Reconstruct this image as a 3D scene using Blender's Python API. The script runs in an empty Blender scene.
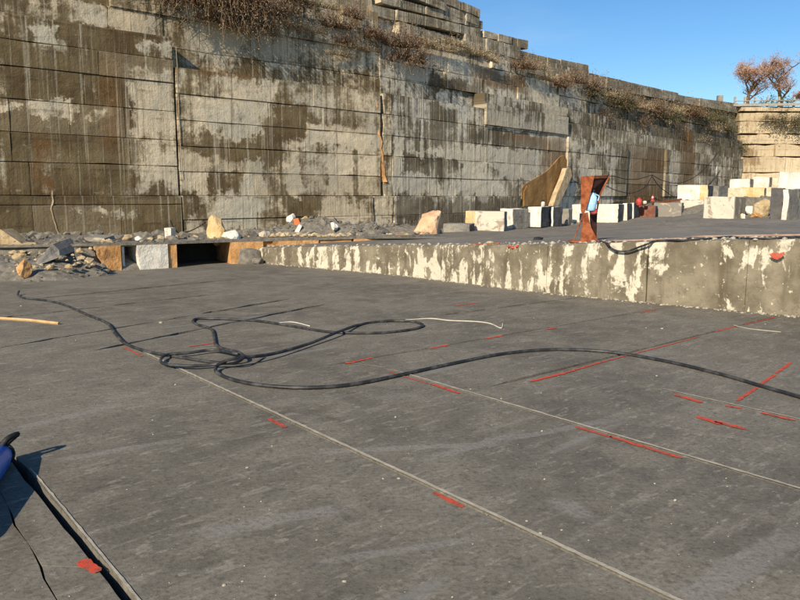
import bpy, bmesh, math, random
from mathutils import Vector, Matrix, noise
random.seed(7)
S = bpy.context.scene
COL = S.collection
R = math.radians
# ------------------------------------------------------------------ camera
EYE = Vector((0, 0, 2.0)); FPX = 730.0; PITCH = R(8.03)
cd = bpy.data.cameras.new("camera"); cam = bpy.data.objects.new("camera", cd); COL.objects.link(cam)
cd.sensor_width = 36; cd.lens = FPX/800*36; cd.clip_start = 0.05; cd.clip_end = 4000
cam.location = EYE; cam.rotation_euler = (R(90)-PITCH, 0, 0); S.camera = cam
# ------------------------------------------------------------------ world, sun, exposure
SUN_H, SUN_EL = R(27), R(30)          # heading the light travels towards, elevation
w = bpy.data.worlds.new("World"); S.world = w; w.use_nodes = True
nt = w.node_tree; nt.nodes.clear()
sky = nt.nodes.new('ShaderNodeTexSky'); sky.sky_type = 'NISHITA'; sky.sun_disc = False
sky.sun_elevation = SUN_EL; sky.sun_rotation = SUN_H + math.pi
sky.air_density = 1.0; sky.dust_density = 0.1; sky.ozone_density = 3.5; sky.altitude = 300
bg = nt.nodes.new('ShaderNodeBackground'); bg.inputs[1].default_value = 0.105
wo = nt.nodes.new('ShaderNodeOutputWorld')
hs = nt.nodes.new('ShaderNodeHueSaturation'); hs.inputs['Saturation'].default_value = 1.22; nt.links.new(sky.outputs[0], hs.inputs['Color'])
tc = nt.nodes.new('ShaderNodeTexCoord'); mp = nt.nodes.new('ShaderNodeMapping'); mp.inputs['Scale'].default_value = (1.2, 1.2, 5.5); mp.inputs['Rotation'].default_value = (0, R(14), 0)
cn = nt.nodes.new('ShaderNodeTexNoise'); cn.inputs['Scale'].default_value = 1.7; cn.inputs['Detail'].default_value = 6; cn.inputs['Distortion'].default_value = .6
cr = nt.nodes.new('ShaderNodeMapRange'); cr.interpolation_type = 'SMOOTHSTEP'; cr.inputs[1].default_value = .5; cr.inputs[2].default_value = .85; cr.inputs[4].default_value = .34
cm = nt.nodes.new('ShaderNodeMix'); cm.data_type = 'RGBA'; cm.inputs[7].default_value = (5.6, 6.6, 7.8, 1)
nt.links.new(tc.outputs['Generated'], mp.inputs[0]); nt.links.new(mp.outputs[0], cn.inputs['Vector']); nt.links.new(cn.outputs['Fac'], cr.inputs[0])
nt.links.new(cr.outputs[0], cm.inputs[0]); nt.links.new(hs.outputs[0], cm.inputs[6]); nt.links.new(cm.outputs[2], bg.inputs[0]); nt.links.new(bg.outputs[0], wo.inputs[0])
sd = bpy.data.lights.new("sun", 'SUN'); sd.energy = 5.0; sd.angle = R(0.5); sd.color = (1.0, 0.86, 0.66)
sun = bpy.data.objects.new("sun", sd); COL.objects.link(sun)
SUND = Vector((math.sin(SUN_H)*math.cos(SUN_EL), math.cos(SUN_H)*math.cos(SUN_EL), -math.sin(SUN_EL)))
sun.rotation_euler = SUND.to_track_quat('-Z', 'Y').to_euler(); sun.location = (-20, -20, 30)
S.view_settings.view_transform = 'Standard'; S.view_settings.look = 'None'
S.view_settings.exposure = 0.28; S.view_settings.gamma = 1.0
S.render.engine = 'CYCLES'; S.render.resolution_x = 1024; S.render.resolution_y = 768

# ------------------------------------------------------------------ geometry helpers
def ray(x, y):
    v = 300-y
    return Vector((x-400, FPX*math.cos(PITCH)+v*math.sin(PITCH), -FPX*math.sin(PITCH)+v*math.cos(PITCH)))
def on_z(x, y, z=0.0):
    r = ray(x, y); return EYE + r*((z-EYE.z)/r.z)
def at_y(x, y, Y):
    r = ray(x, y); return EYE + r*(Y/r.y)
def lerp(a, b, t): return a+(b-a)*t
def interp(pts, x):
    if x <= pts[0][0]:
        (a, b), (c, d) = pts[0], pts[1]
    else:
        for (a, b), (c, d) in zip(pts, pts[1:]):
            if x <= c: break
    return b+(d-b)*(x-a)/(c-a)
def nz(*p): return noise.noise(Vector(p))
def tag(o, label=None, cat=None, group=None, kind=None):
    if label: o['label'] = label
    if cat: o['category'] = cat
    if group: o['group'] = group
    if kind: o['kind'] = kind
    return o
def link(name, me, parent=None, mat=None):
    o = bpy.data.objects.new(name, me); COL.objects.link(o)
    if parent: o.parent = parent
    if mat is not None and me is not None and not me.materials:
        for m in (mat if isinstance(mat, (list, tuple)) else [mat]): me.materials.append(m)
    return o
def obj(name, bm, mat, parent=None, smooth=False):
    me = bpy.data.meshes.new(name); bm.normal_update(); bm.to_mesh(me); bm.free()
    if smooth:
        for p in me.polygons: p.use_smooth = True
    o = link(name, me, parent, mat)
    if parent is not None: o.matrix_parent_inverse = Matrix.Translation(parent.location).inverted() if parent.type == 'EMPTY' and parent.rotation_euler.z == 0 else Matrix()
    return o
def empty(name, loc):
    o = bpy.data.objects.new(name, None); COL.objects.link(o); o.location = loc; o.empty_display_size = .2
    return o
def origin(o, loc):
    """move the origin of a one-mesh thing to loc without moving the mesh"""
    loc = Vector(loc); o.data.transform(Matrix.Translation(-loc)); o.location = loc
    return o
def tube_bm(pts, r, n=8, bm=None, caps=True, r1=None):
    bm = bm or bmesh.new(); pts = [Vector(p) for p in pts]; rings = []
    up = Vector((0, 0, 1)); prev = None
    for i, p in enumerate(pts):
        t = (pts[min(i+1, len(pts)-1)]-pts[max(i-1, 0)]).normalized()
        if prev is None:
            a = t.cross(up);  a = t.cross(Vector((1, 0, 0))) if a.length < .05 else a
        else: a = prev - t*prev.dot(t)
        a.normalize(); prev = a; b = t.cross(a)
        rr = r if r1 is None else lerp(r, r1, i/(len(pts)-1))
        rings.append([bm.verts.new(p+(a*math.cos(k*2*math.pi/n)+b*math.sin(k*2*math.pi/n))*rr) for k in range(n)])
    for A, B in zip(rings, rings[1:]):
        for k in range(n): bm.faces.new((A[k], A[(k+1) % n], B[(k+1) % n], B[k]))
    if caps: bm.faces.new(rings[0][::-1]); bm.faces.new(rings[-1])
    return bm
def spline(pts, k=6):
    pts = [Vector(p) for p in pts]; P = [pts[0]*2-pts[1]]+pts+[pts[-1]*2-pts[-2]]; out = []
    for i in range(1, len(P)-2):
        for j in range(k):
            t = j/k; a, b, c, d = P[i-1], P[i], P[i+1], P[i+2]
            out.append(.5*((2*b)+(c-a)*t+(2*a-5*b+4*c-d)*t*t+(3*b-a-3*c+d)*t**3))
    out.append(pts[-1]); return out
def prism_bm(poly, d, bm=None):
    """poly: list of Vectors (front), d: Vector offset to back"""
    bm = bm or bmesh.new(); A = [bm.verts.new(p) for p in poly]; B = [bm.verts.new(p+d) for p in poly]
    bm.faces.new(A); bm.faces.new(B[::-1]); n = len(A)
    for i in range(n): bm.faces.new((A[i], B[i], B[(i+1) % n], A[(i+1) % n]))
    bmesh.ops.recalc_face_normals(bm, faces=bm.faces); return bm
def rough_box(c, ax, ay, size, amp=.03, cuts=3, seed=0, bm=None, bev=.03, skew=0.0):
    """box with base centre c, axes ax, ay (unit), rough faces and worn edges"""
    own = bmesh.new(); rnd = random.Random(seed)
    r = bmesh.ops.create_cube(own, size=1)
    bmesh.ops.bevel(own, geom=own.edges[:], offset=bev/max(size), segments=1, affect='EDGES')
    bmesh.ops.subdivide_edges(own, edges=[e for e in own.edges if e.calc_length() > .5], cuts=cuts, use_grid_fill=True)
    sk = [rnd.uniform(-skew, skew) for _ in range(4)]
    for v in own.verts:
        x, y, z = v.co.x*size[0], v.co.y*size[1], (v.co.z+.5)*size[2]
        x += sk[0]*z + amp*2*nz(x*1.7+seed*3, y*1.7, z*1.7)+amp*nz(x*6, y*6+seed, z*6)
        y += sk[1]*z + amp*2*nz(x*1.7, y*1.7+seed*5, z*1.7+9)+amp*nz(x*6, y*6+seed+3, z*6)
        z += sk[2]*x + amp*1.5*nz(x*1.9, y*1.9+seed*2, z*1.9+19)
        v.co = Vector(c)+ax*x+ay*y+Vector((0, 0, 1))*z
    if bm is None: return own
    me = bpy.data.meshes.new('t'); own.to_mesh(me); own.free(); bm.from_mesh(me); bpy.data.meshes.remove(me); return bm
def rock_bm(c, size, seed, planes=9, sub=2, bm=None):
    own = bmesh.new(); rnd = random.Random(seed)
    bmesh.ops.create_icosphere(own, subdivisions=sub, radius=1)
    pl = []
    for _ in range(planes):
        n = Vector((rnd.gauss(0, 1), rnd.gauss(0, 1), rnd.gauss(0, .8))).normalized(); pl.append((n, rnd.uniform(.5, .8)))
    for v in own.verts:
        p = v.co.copy()
        for n, d in pl:
            e = p.dot(n)-d
            if e > 0: p -= n*e
        p *= 1+.14*nz(p.x*2+seed, p.y*2, p.z*2)+.07*nz(p.x*6, p.y*6+seed, p.z*6)
        v.co = Vector(c)+Vector((p.x*size[0], p.y*size[1], (p.z+.45)*size[2]))
    if bm is None: return own
    me = bpy.data.meshes.new('t'); own.to_mesh(me); own.free(); bm.from_mesh(me); bpy.data.meshes.remove(me); return bm

# ------------------------------------------------------------------ material helpers
class NT:
    def __init__(s, name, rough=.9, spec=.25):
        s.m = bpy.data.materials.new(name); s.m.use_nodes = True; s.t = s.m.node_tree
        s.b = s.t.nodes['Principled BSDF']; s.b.inputs['Roughness'].default_value = rough
        s.b.inputs['Specular IOR Level'].default_value = spec
        g = s.t.nodes.new('ShaderNodeNewGeometry'); s.P = g.outputs['Position']; s.NRM = g.outputs['Normal']
    def n(s, typ, **kw):
        x = s.t.nodes.new(typ)
        for k, v in kw.items(): setattr(x, k, v)
        return x
    def put(s, sock, v):
        if isinstance(v, bpy.types.NodeSocket): s.t.links.new(v, sock)
        elif v is not None:
            if sock.type == 'RGBA' and len(v) == 3: v = (*v, 1)
            sock.default_value = v
    def math(s, op, a, b=None, c=None, clamp=False):
        x = s.n('ShaderNodeMath', operation=op, use_clamp=clamp)
        for i, v in enumerate((a, b, c)):
            if v is not None: s.put(x.inputs[i], v)
        return x.outputs[0]
    def vm(s, op, a, b=None):
        x = s.n('ShaderNodeVectorMath', operation=op); s.put(x.inputs[0], a)
        if b is not None: s.put(x.inputs[1], b)
        return x.outputs['Value'] if op in ('DOT_PRODUCT', 'LENGTH') else x.outputs[0]
    def comb(s, a, b, c):
        x = s.n('ShaderNodeCombineXYZ'); s.put(x.inputs[0], a); s.put(x.inputs[1], b); s.put(x.inputs[2], c); return x.outputs[0]
    def sep(s, v):
        x = s.n('ShaderNodeSeparateXYZ'); s.put(x.inputs[0], v); return x.outputs
    def noise(s, v, scale, det=3, rough=.55, col=False, dist=0):
        x = s.n('ShaderNodeTexNoise'); s.put(x.inputs['Vector'], v); x.inputs['Scale'].default_value = scale
        x.inputs['Detail'].default_value = det; x.inputs['Roughness'].default_value = rough; x.inputs['Distortion'].default_value = dist
        return x.outputs['Color' if col else 'Fac']
    def vor(s, v, scale, feature='F1', out='Distance'):
        x = s.n('ShaderNodeTexVoronoi', feature=feature); s.put(x.inputs['Vector'], v); x.inputs['Scale'].default_value = scale
        return x.outputs[out]
    def ss(s, v, a, b, lo=0, hi=1):
        x = s.n('ShaderNodeMapRange', interpolation_type='SMOOTHSTEP'); s.put(x.inputs[0], v)
        for i, q in zip((1, 2, 3, 4), (a, b, lo, hi)): s.put(x.inputs[i], q)
        return x.outputs[0]
    def mix(s, f, a, b, mode='MIX'):
        x = s.n('ShaderNodeMix', data_type='RGBA', blend_type=mode); s.put(x.inputs[0], f); s.put(x.inputs[6], a); s.put(x.inputs[7], b)
        return x.outputs[2]
    def bump(s, h, strength=.5, dist=.02, prev=None):
        x = s.n('ShaderNodeBump'); x.inputs['Strength'].default_value = strength; x.inputs['Distance'].default_value = dist
        s.put(x.inputs['Height'], h)
        if prev is not None: s.put(x.inputs['Normal'], prev)
        return x.outputs[0]
    def color(s, c): s.put(s.b.inputs['Base Color'], c)
    def normal(s, n): s.put(s.b.inputs['Normal'], n)
    def box(s, v, c, h, soft=.25):
        q = s.sep(s.vm('ABSOLUTE', s.vm('MULTIPLY', s.vm('SUBTRACT', v, (c[0], c[1], c[2])), (1/h[0], 1/h[1], 1/h[2]))))
        return s.ss(s.math('MAXIMUM', q[0], s.math('MAXIMUM', q[1], q[2])), 1+soft, 1-soft)
def simple(name, c1, c2, scale=3, rough=.85, bs=.4, bd=.01, metal=0, det=5):
    m = NT(name, rough); f = m.ss(m.noise(m.P, scale, det, .6), .32, .68)
    m.color(m.mix(f, c1, c2)); m.normal(m.bump(m.noise(m.P, scale*6, 4, .65), bs, bd)); m.b.inputs['Metallic'].default_value = metal
    return m.m

# wall frames -------------------------------------------------------
HZ = 197.0
def hp(x, Y): p = at_y(x, HZ, Y); p.z = 0; return p
W0, W1, W2, W3 = hp(0, 25), hp(392, 36.7), hp(742, 79), hp(960, 80)
class Sec:
    def __init__(s, a, b):
        s.o = a; s.d = (b-a).normalized(); s.L = (b-a).length; s.n = Vector((s.d.y, -s.d.x, 0))
    def tz(s, x, y, off=0):
        r = ray(x, y); k = ((s.o+s.n*off-EYE).dot(s.n))/r.dot(s.n); p = EYE+r*k
        return (p-s.o).dot(s.d), p.z
    def pt(s, t, z, off=0): return s.o+s.d*t+s.n*off+Vector((0, 0, z))
S1, S2, S3 = Sec(W0, W1), Sec(W1, W2), Sec(W2, W3)

def wall_mat(name, sec, tan, grey, dark1, dark2, biaspts, light, darks, rust=(), clean=(), streak=.55, flt=.35):
    m = NT(name, .92, .2)
    t = m.vm('DOT_PRODUCT', m.vm('SUBTRACT', m.P, tuple(sec.o)), tuple(sec.d)); z = m.sep(m.P)[2]
    V = m.comb(t, 0, z)
    wn = m.noise(V, .9, 4, .6, col=True)
    wn2 = m.noise(V, 4.5, 4, .7, col=True)
    W = m.vm('ADD', V, m.vm('MULTIPLY', m.vm('SUBTRACT', wn, (.5, .5, .5)), (1.7, 0, 1.2)))
    W = m.vm('ADD', W, m.vm('MULTIPLY', m.vm('SUBTRACT', wn2, (.5, .5, .5)), (.5, 0, .7)))
    big = m.noise(m.comb(m.math('MULTIPLY', t, .32), 0, m.math('MULTIPLY', z, .5)), 1, 5, .62)
    stk = m.noise(m.comb(m.math('MULTIPLY', t, 3.2), 0, m.math('MULTIPLY', z, .14)), 1, 4, .6)
    stk2 = m.noise(m.comb(m.math('MULTIPLY', t, 9.), 5, m.math('MULTIPLY', z, .35)), 1, 3, .6)
    fine = m.noise(V, 5, 5, .65)
    # bias along t
    cr = m.n('ShaderNodeValToRGB'); m.put(cr.inputs[0], m.math('DIVIDE', t, sec.L, clamp=True))
    e = cr.color_ramp.elements; e[0].position = biaspts[0][0]; e[0].color = (*[biaspts[0][1]]*3, 1); e[1].position = biaspts[-1][0]; e[1].color = (*[biaspts[-1][1]]*3, 1)
    for p, v in biaspts[1:-1]: q = e.new(p); q.color = (v, v, v, 1)
    f = m.math('ADD', m.math('MULTIPLY', m.math('SUBTRACT', big, .5), 2.2 if flt < .5 else 3.4), m.math('SUBTRACT', cr.outputs[0], .5))
    f = m.math('ADD', f, m.math('MULTIPLY', m.math('SUBTRACT', stk, .5), streak*2.4))
    f = m.math('ADD', f, m.math('MULTIPLY', m.math('SUBTRACT', stk2, .5), streak))
    f = m.math('ADD', f, m.math('MULTIPLY', m.math('SUBTRACT', fine, .5), .7))
    def patch(lst):
        acc = None
        for x0, y0, x1, y1 in lst:
            a = sec.tz(x0, (y0+y1)/2)[0]; b = sec.tz(x1, (y0+y1)/2)[0]; zt = sec.tz((x0+x1)/2, y0)[1]; zb = sec.tz((x0+x1)/2, y1)[1]
            q = m.box(W, ((a+b)/2, 0, (zt+zb)/2), (abs(b-a)/2, 1e3, abs(zt-zb)/2), .34)
            acc = q if acc is None else m.math('MAXIMUM', acc, q)
        return acc
    if light: f = m.math('SUBTRACT', f, m.math('MULTIPLY', patch(light), .72))
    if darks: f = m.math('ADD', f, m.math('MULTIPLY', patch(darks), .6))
    f = m.math('ADD', f, m.math('MULTIPLY', m.math('SUBTRACT', m.noise(V, 2.1, 6, .72), .5), 1.5))
    f = m.math('ADD', f, m.math('MULTIPLY', m.math('SUBTRACT', m.noise(V, 16, 4, .7), .5), .5))
    d = m.ss(f, -.34, .28)
    lightc = m.mix(m.ss(m.noise(V, .35, 3), .38, .62), tan, grey)
    lightc = m.mix(m.math('MULTIPLY', m.ss(fine, .4, .7), .35), lightc, tuple(c*.55 for c in tan))
    darkc = m.mix(m.ss(m.noise(W, .8, 4), .35, .65), dark1, dark2)
    darkc = m.mix(m.ss(stk, .35, .75, 0, .45), darkc, tuple(c*.45 for c in dark1))
    c = m.mix(d, lightc, darkc)
    if rust: c = m.mix(m.math('MULTIPLY', patch(rust), .8), c, (.16, .085, .03))
    if clean: c = m.mix(m.math('MULTIPLY', patch(clean), m.ss(stk, .25, .6)), c, tuple(min(.7, k*1.25) for k in tan))
    # dark line below the saw joints of the one metre courses and pale lime spots
    zz = m.math('FRACT', m.math('ADD', z, -.02)); ln = m.math('MULTIPLY', m.ss(zz, .86, 1.0), m.ss(m.noise(V, 1.3, 4), .42, .6))
    c = m.mix(m.math('MULTIPLY', ln, .55), c, tuple(k*.4 for k in dark1))
    sp = m.math('MULTIPLY', m.ss(m.noise(m.comb(t, 0, m.math('MULTIPLY', z, 2.2)), 2.6, 6, .75), .60, .68), .6)
    c = m.mix(sp, c, (.5, .45, .33))
    ms = m.noise(m.comb(m.math('MULTIPLY', t, 1.5), 8, m.math('MULTIPLY', z, .5)), 2.2, 6, .7); c = m.mix(m.ss(ms, .53, .68, 0, .6-streak*.4), c, (.14, .12, .05))
    hs_ = m.noise(m.comb(m.math('MULTIPLY', t, 5.5), 2, m.math('MULTIPLY', z, .10)), 1, 4, .65); c = m.mix(m.ss(hs_, .55, .66, 0, .3+streak*.3), c, (.66, .60, .46))
    hd_ = m.noise(m.comb(m.math('MULTIPLY', t, 7.5), 12, m.math('MULTIPLY', z, .13)), 1, 4, .65); c = m.mix(m.ss(hd_, .54, .66, 0, .25+streak*.4), c, tuple(k*.7 for k in dark1))
    dk = m.math('MULTIPLY', m.ss(m.noise(m.comb(t, 3, m.math('MULTIPLY', z, .7)), 3.1, 5, .7), .64, .74), .7)
    c = m.mix(dk, c, (.035, .028, .02))
    pits = m.ss(m.noise(m.comb(m.math('MULTIPLY', t, 1.6), 6, m.math('MULTIPLY', z, .8)), 7, 4, .75), .63, .72, 0, .75); c = m.mix(pits, c, (.04, .03, .02))
    oi = m.n('ShaderNodeObjectInfo').outputs['Random']
    c = m.mix(m.ss(oi, .45, 1.0, 0, .15+.25*flt), c, tuple(k*.9 for k in dark2)); c = m.mix(m.ss(oi, .42, 0, 0, .05+.2*flt), c, tan)
    flute = m.noise(m.comb(m.math('MULTIPLY', t, 11), 0, m.math('MULTIPLY', z, .35)), 1, 2, .5); fm = m.math('MULTIPLY', flute, m.ss(m.math('FRACT', m.math('MULTIPLY', oi, 7.3)), .45, .75, .15, 1))
    c = m.mix(m.math('MULTIPLY', m.ss(fm, .48, .60), .5*flt), c, tuple(k*.8 for k in dark1))
    m.color(c)
    b = m.bump(fm, .7*flt, .06)
    b = m.bump(m.noise(V, 1.6, 6, .65), .6, .10, b); b = m.bump(m.noise(V, 14, 5, .7), .55, .025, b); m.normal(b)
    return m.m

TAN = (.73, .61, .42); GREY = (.40, .37, .30)
M_w1 = wall_mat('stained_quarry_stone', S1, TAN, (.55, .50, .38), (.12, .080, .038), (.21, .16, .085),
    [(0, .80), (.22, .74), (.42, .60), (.50, .30), (.62, .42), (.85, .45), (1, .48)],
    [(88, 4, 160, 28), (32, 28, 58, 46), (135, 44, 172, 57), (22, 101, 78, 117), (86, 108, 115, 123), (133, 88, 177, 135), (0, 103, 14, 113),
     (184, 100, 262, 134), (184, 152, 206, 190), (300, 128, 380, 146), (150, 145, 176, 185), (38, 150, 54, 190), (244, 160, 262, 192),
     (215, 203, 258, 228), (322, 200, 368, 224), (205, 15, 248, 54), (181, 212, 200, 238), (60, 208, 140, 216), (262, 80, 276, 120), (285, 165, 300, 195), (330, 150, 350, 192)],
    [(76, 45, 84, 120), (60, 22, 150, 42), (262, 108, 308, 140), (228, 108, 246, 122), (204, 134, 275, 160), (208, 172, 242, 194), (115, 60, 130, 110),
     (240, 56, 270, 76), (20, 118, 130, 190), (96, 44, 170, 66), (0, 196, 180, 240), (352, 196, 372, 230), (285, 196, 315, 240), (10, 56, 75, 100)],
    rust=[(36, 135, 50, 190), (100, 60, 120, 150), (200, 66, 262, 76)])
M_w2 = wall_mat('streaked_quarry_stone', S2, (.74, .65, .48), (.68, .62, .50), (.11, .085, .05), (.23, .19, .125),
    [(0, .42), (.1, .38), (.25, .40), (.40, .44), (.55, .60), (.8, .62), (1, .64)],
    [(472, 150, 562, 166), (490, 114, 520, 130), (395, 140, 402, 190), (408, 150, 470, 158), (402, 175, 440, 192), (460, 165, 480, 192), (500, 162, 525, 178), (545, 100, 570, 145),
     (580, 170, 600, 205), (440, 50, 480, 70), (420, 56, 440, 80), (690, 120, 704, 130), (668, 165, 680, 175)],
    [(402, 150, 438, 176), (432, 108, 462, 130), (486, 134, 545, 148), (440, 78, 490, 92), (430, 158, 460, 182), (605, 60, 735, 140), (620, 145, 665, 212), (395, 200, 520, 230)],
    rust=[(542, 136, 566, 170), (628, 150, 664, 210), (506, 134, 545, 142), (680, 100, 696, 190), (486, 70, 540, 88)], streak=1.0, flt=.7)
M_w3 = wall_mat('sunlit_cream_stone', S3, (.66, .54, .36), (.54, .44, .29), (.28, .19, .10), (.36, .27, .16),
    [(0, .35), (.3, .28), (1, .2)], [(760, 115, 800, 180)], [(742, 150, 760, 165), (780, 118, 800, 132)], streak=.5)
M_top = wall_mat('weathered_block_stone', S2, (.56, .47, .33), (.50, .45, .35), (.20, .16, .10), (.30, .25, .17), [(0, .5), (1, .5)], [], [], streak=1.0, flt=.8)
def stone(name, c1, c2, dirt=(.16, .13, .09), sc=1.6, amt=.75):
    m = NT(name, .92, .15); P = m.P; c = m.mix(m.ss(m.noise(P, sc, 5, .65), .36, .64), c1, c2)
    c = m.mix(m.ss(m.noise(P, sc*1.7, 6, .72, dist=.4), .55, .66, 0, amt), c, dirt)
    s_ = m.sep(P); st = m.noise(m.comb(m.math('MULTIPLY', s_[0], 6), m.math('MULTIPLY', s_[1], 6), m.math('MULTIPLY', s_[2], .7)), 1, 4, .6)
    c = m.mix(m.ss(st, .56, .68, 0, amt*.6), c, dirt); c = m.mix(m.ss(m.noise(P, 18, 4, .75), .58, .72, 0, .5), c, tuple(k*.45 for k in c1))
    m.color(c); n = m.bump(m.noise(P, 3.5, 6, .7), .8, .08); n = m.bump(m.noise(P, 16, 4, .75), .7, .03, n); m.normal(n); return m.m
M_orange = stone('orange_weathered_stone', (.52, .26, .09), (.68, .40, .18), (.24, .13, .06))
M_pink = stone('pinkish_broken_stone', (.62, .38, .22), (.72, .50, .32), (.38, .22, .13))
M_white = stone('white_cut_stone', (.66, .62, .52), (.82, .79, .70), (.36, .32, .25), 1.5, .6)
M_cream = stone('cream_cut_stone', (.55, .46, .32), (.70, .62, .47), (.34, .27, .17), 1.5, .6)
M_yel = stone('yellow_cut_stone', (.60, .40, .17), (.72, .58, .34), (.40, .27, .14), 1.5, .6)
M_greyshade = stone('grey_cut_and_shaded_stone', (.20, .19, .17), (.32, .30, .25), (.11, .10, .085), 1.3)  # grey stone, also the shaded right side of pale blocks
M_dgreyshade = simple('dark_grey_and_shaded_stone', (.075, .075, .078), (.13, .125, .12), 2, .9, .5, .02)  # dark stone, also painted shade on block sides and in the terrace gap
M_mott = None
def mottled(name, base, spot, thr=.5, sc=2.2):
    m = NT(name, .9); f = m.ss(m.noise(m.P, sc, 6, .65, dist=.6), thr-.04, thr+.05)
    c = m.mix(f, base, spot); c = m.mix(m.math('MULTIPLY', m.noise(m.P, 12, 4), .35), c, tuple(k*.5 for k in base))
    m.color(c); m.normal(m.bump(m.noise(m.P, 8, 5, .7), .5, .03)); return m.m
M_mott = mottled('mottled_white_stone', (.66, .61, .50), (.34, .28, .20), .56)
M_mottg = mottled('mottled_grey_stone', (.27, .25, .21), (.55, .48, .34), .58)
M_tanrock = stone('tan_broken_stone', (.42, .31, .17), (.56, .46, .30), (.22, .17, .11), 2)
M_brownclay = NT('brown_clay_rock', .95)
_m = M_brownclay; _s = _m.sep(_m.P)
_c = _m.mix(_m.ss(_m.noise(_m.comb(_m.math('MULTIPLY', _s[0], 1.2), 0, _m.math('MULTIPLY', _s[2], .35)), 1.4, 5), .35, .65), (.20, .105, .035), (.36, .215, .08))
_m.color(_c); _m.normal(_m.bump(_m.noise(_m.P, 3, 5), .6, .08)); M_brownclay = _m.m

SMEARS = [(195, 535, 345, 508, .07), (310, 452, 500, 443, .05), (430, 458, 520, 432, .05), (690, 600, 800, 530, .09), (500, 440, 610, 420, .05), (60, 460, 180, 440, .05), (330, 560, 470, 540, .04), (10, 430, 120, 405, .06), (560, 500, 590, 520, .08)]
def floor_mat(name, a, b, redd=True, blue=0):
    m = NT(name, .88, .3); P = m.P
    big = m.noise(P, .35, 4, .6); mid = m.noise(P, 2.2, 5, .65); fine = m.noise(P, 28, 4, .75); grit = m.noise(P, 120, 2, .8)
    c = m.mix(m.ss(big, .40, .60), a, b)
    b3 = m.noise(P, .9, 4, .6, dist=1.2); c = m.mix(m.ss(b3, .50, .64, 0, .45), c, tuple(k*1.5 for k in b))
    c = m.mix(m.ss(mid, .35, .75, 0, .55), c, tuple(k*1.45 for k in b))
    c = m.mix(m.ss(m.noise(P, 7, 5, .7), .5, .72, 0, .5), c, tuple(k*.6 for k in a))
    # oriented pale scuffs (saw and drag marks run about 50 degrees to the right)
    rot = m.n('ShaderNodeVectorRotate', rotation_type='Z_AXIS'); m.put(rot.inputs['Vector'], P); rot.inputs['Angle'].default_value = R(-42)
    rs = m.sep(rot.outputs[0])
    sc = m.noise(m.comb(m.math('MULTIPLY', rs[0], 1.1), m.math('MULTIPLY', rs[1], 6.5), 0), 1.2, 6, .75)
    c = m.mix(m.ss(sc, .52, .68, 0, .6), c, (.30, .275, .225))
    blot = m.noise(m.comb(m.math('MULTIPLY', rs[0], 3.0), m.math('MULTIPLY', rs[1], 7), 2), 1.6, 3, .6)
    c = m.mix(m.ss(blot, .60, .67, 0, .5), c, (.33, .30, .245))
    bl2 = m.noise(m.comb(m.math('MULTIPLY', rs[0], 9), m.math('MULTIPLY', rs[1], 16), 5), 1.2, 4, .65); c = m.mix(m.ss(bl2, .60, .68, 0, .5), c, (.36, .33, .27))
    sm = None
    for x0, y0, x1, y1, wd in SMEARS:
        a_, b_ = on_z(x0, y0), on_z(x1, y1); mp = m.n('ShaderNodeVectorRotate', rotation_type='Z_AXIS'); m.put(mp.inputs['Vector'], P); mp.inputs['Center'].default_value = tuple((a_+b_)/2); mp.inputs['Angle'].default_value = -math.atan2(b_.y-a_.y, b_.x-a_.x)
        wv_ = m.vm('ADD', mp.outputs[0], m.vm('MULTIPLY', m.vm('SUBTRACT', m.noise(P, 3, 5, .7, col=True), (.5, .5, .5)), (.4, .12, 0)))
        q_ = m.box(wv_, tuple((a_+b_)/2), ((b_-a_).length/2, wd, 10), .35); sm = q_ if sm is None else m.math('MAXIMUM', sm, q_)
    c = m.mix(m.math('MULTIPLY', sm, .55), c, (.27, .255, .225))
    c = m.mix(m.ss(fine, .40, .72, 0, .55), c, tuple(k*.52 for k in a))
    c = m.mix(m.ss(grit, .55, .8, 0, .5), c, tuple(k*1.9 for k in b))
    # long smooth drag streaks
    lg = m.noise(m.comb(m.math('MULTIPLY', rs[0], .28), m.math('MULTIPLY', rs[1], 2.6), 7), 1, 2, .5)
    c = m.mix(m.ss(lg, .67, .72, 0, .55), c, (.215, .21, .195))
    if redd:
        rn = m.noise(P, 1.7, 5, .7); c = m.mix(m.ss(rn, .66, .75, 0, .35), c, (.23, .10, .07))
    m.color(c)
    n = m.bump(mid, .35, .03); n = m.bump(fine, .55, .006, n); n = m.bump(grit, .5, .002, n); m.normal(n)
    return m.m
M_floor = floor_mat('dusty_grey_quarry_floor', (.122, .110, .086), (.176, .160, .127))
M_deck = floor_mat('compacted_grey_dust', (.145, .131, .107), (.20, .182, .152), False)
M_gravel = simple('grey_gravel_dust', (.16, .145, .12), (.29, .265, .215), 7, .95, .9, .05)
M_dust_lit_edge = simple('pale_dust_and_lit_edge', (.34, .31, .24), (.46, .42, .33), 8, .95, .5, .01)  # pale dust and chips, also the painted sunlit side of the cuts
M_under = simple('dark_stone_and_pit_shade', (.03, .028, .025), (.05, .045, .04), 2)  # on the pit rear this near black puts the shade into the colour
def paint_mat():
    m = NT('worn_red_paint', .85, .15); m.color(m.mix(m.ss(m.noise(m.P, 14, 4, .7), .42, .66), (.66, .085, .045), (.32, .10, .07)))
    m.put(m.b.inputs['Alpha'], m.ss(m.noise(m.P, 34, 5, .75), .66, .52, 0, .95))
    return m.m
M_red = paint_mat()
def hose_mat():
    m = NT('black_rubber_hose', .5, .4); m.color(m.mix(m.ss(m.noise(m.P, 6, 4), .4, .7), (.018, .019, .021), (.075, .075, .072))); return m.m
M_hose = hose_mat()
M_cable = simple('black_cable', (.012, .012, .012), (.03, .03, .03), 5, .6)
M_rust = simple('rusty_steel', (.20, .050, .020), (.42, .14, .055), 9, .75, .4, .01, .25)
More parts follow.
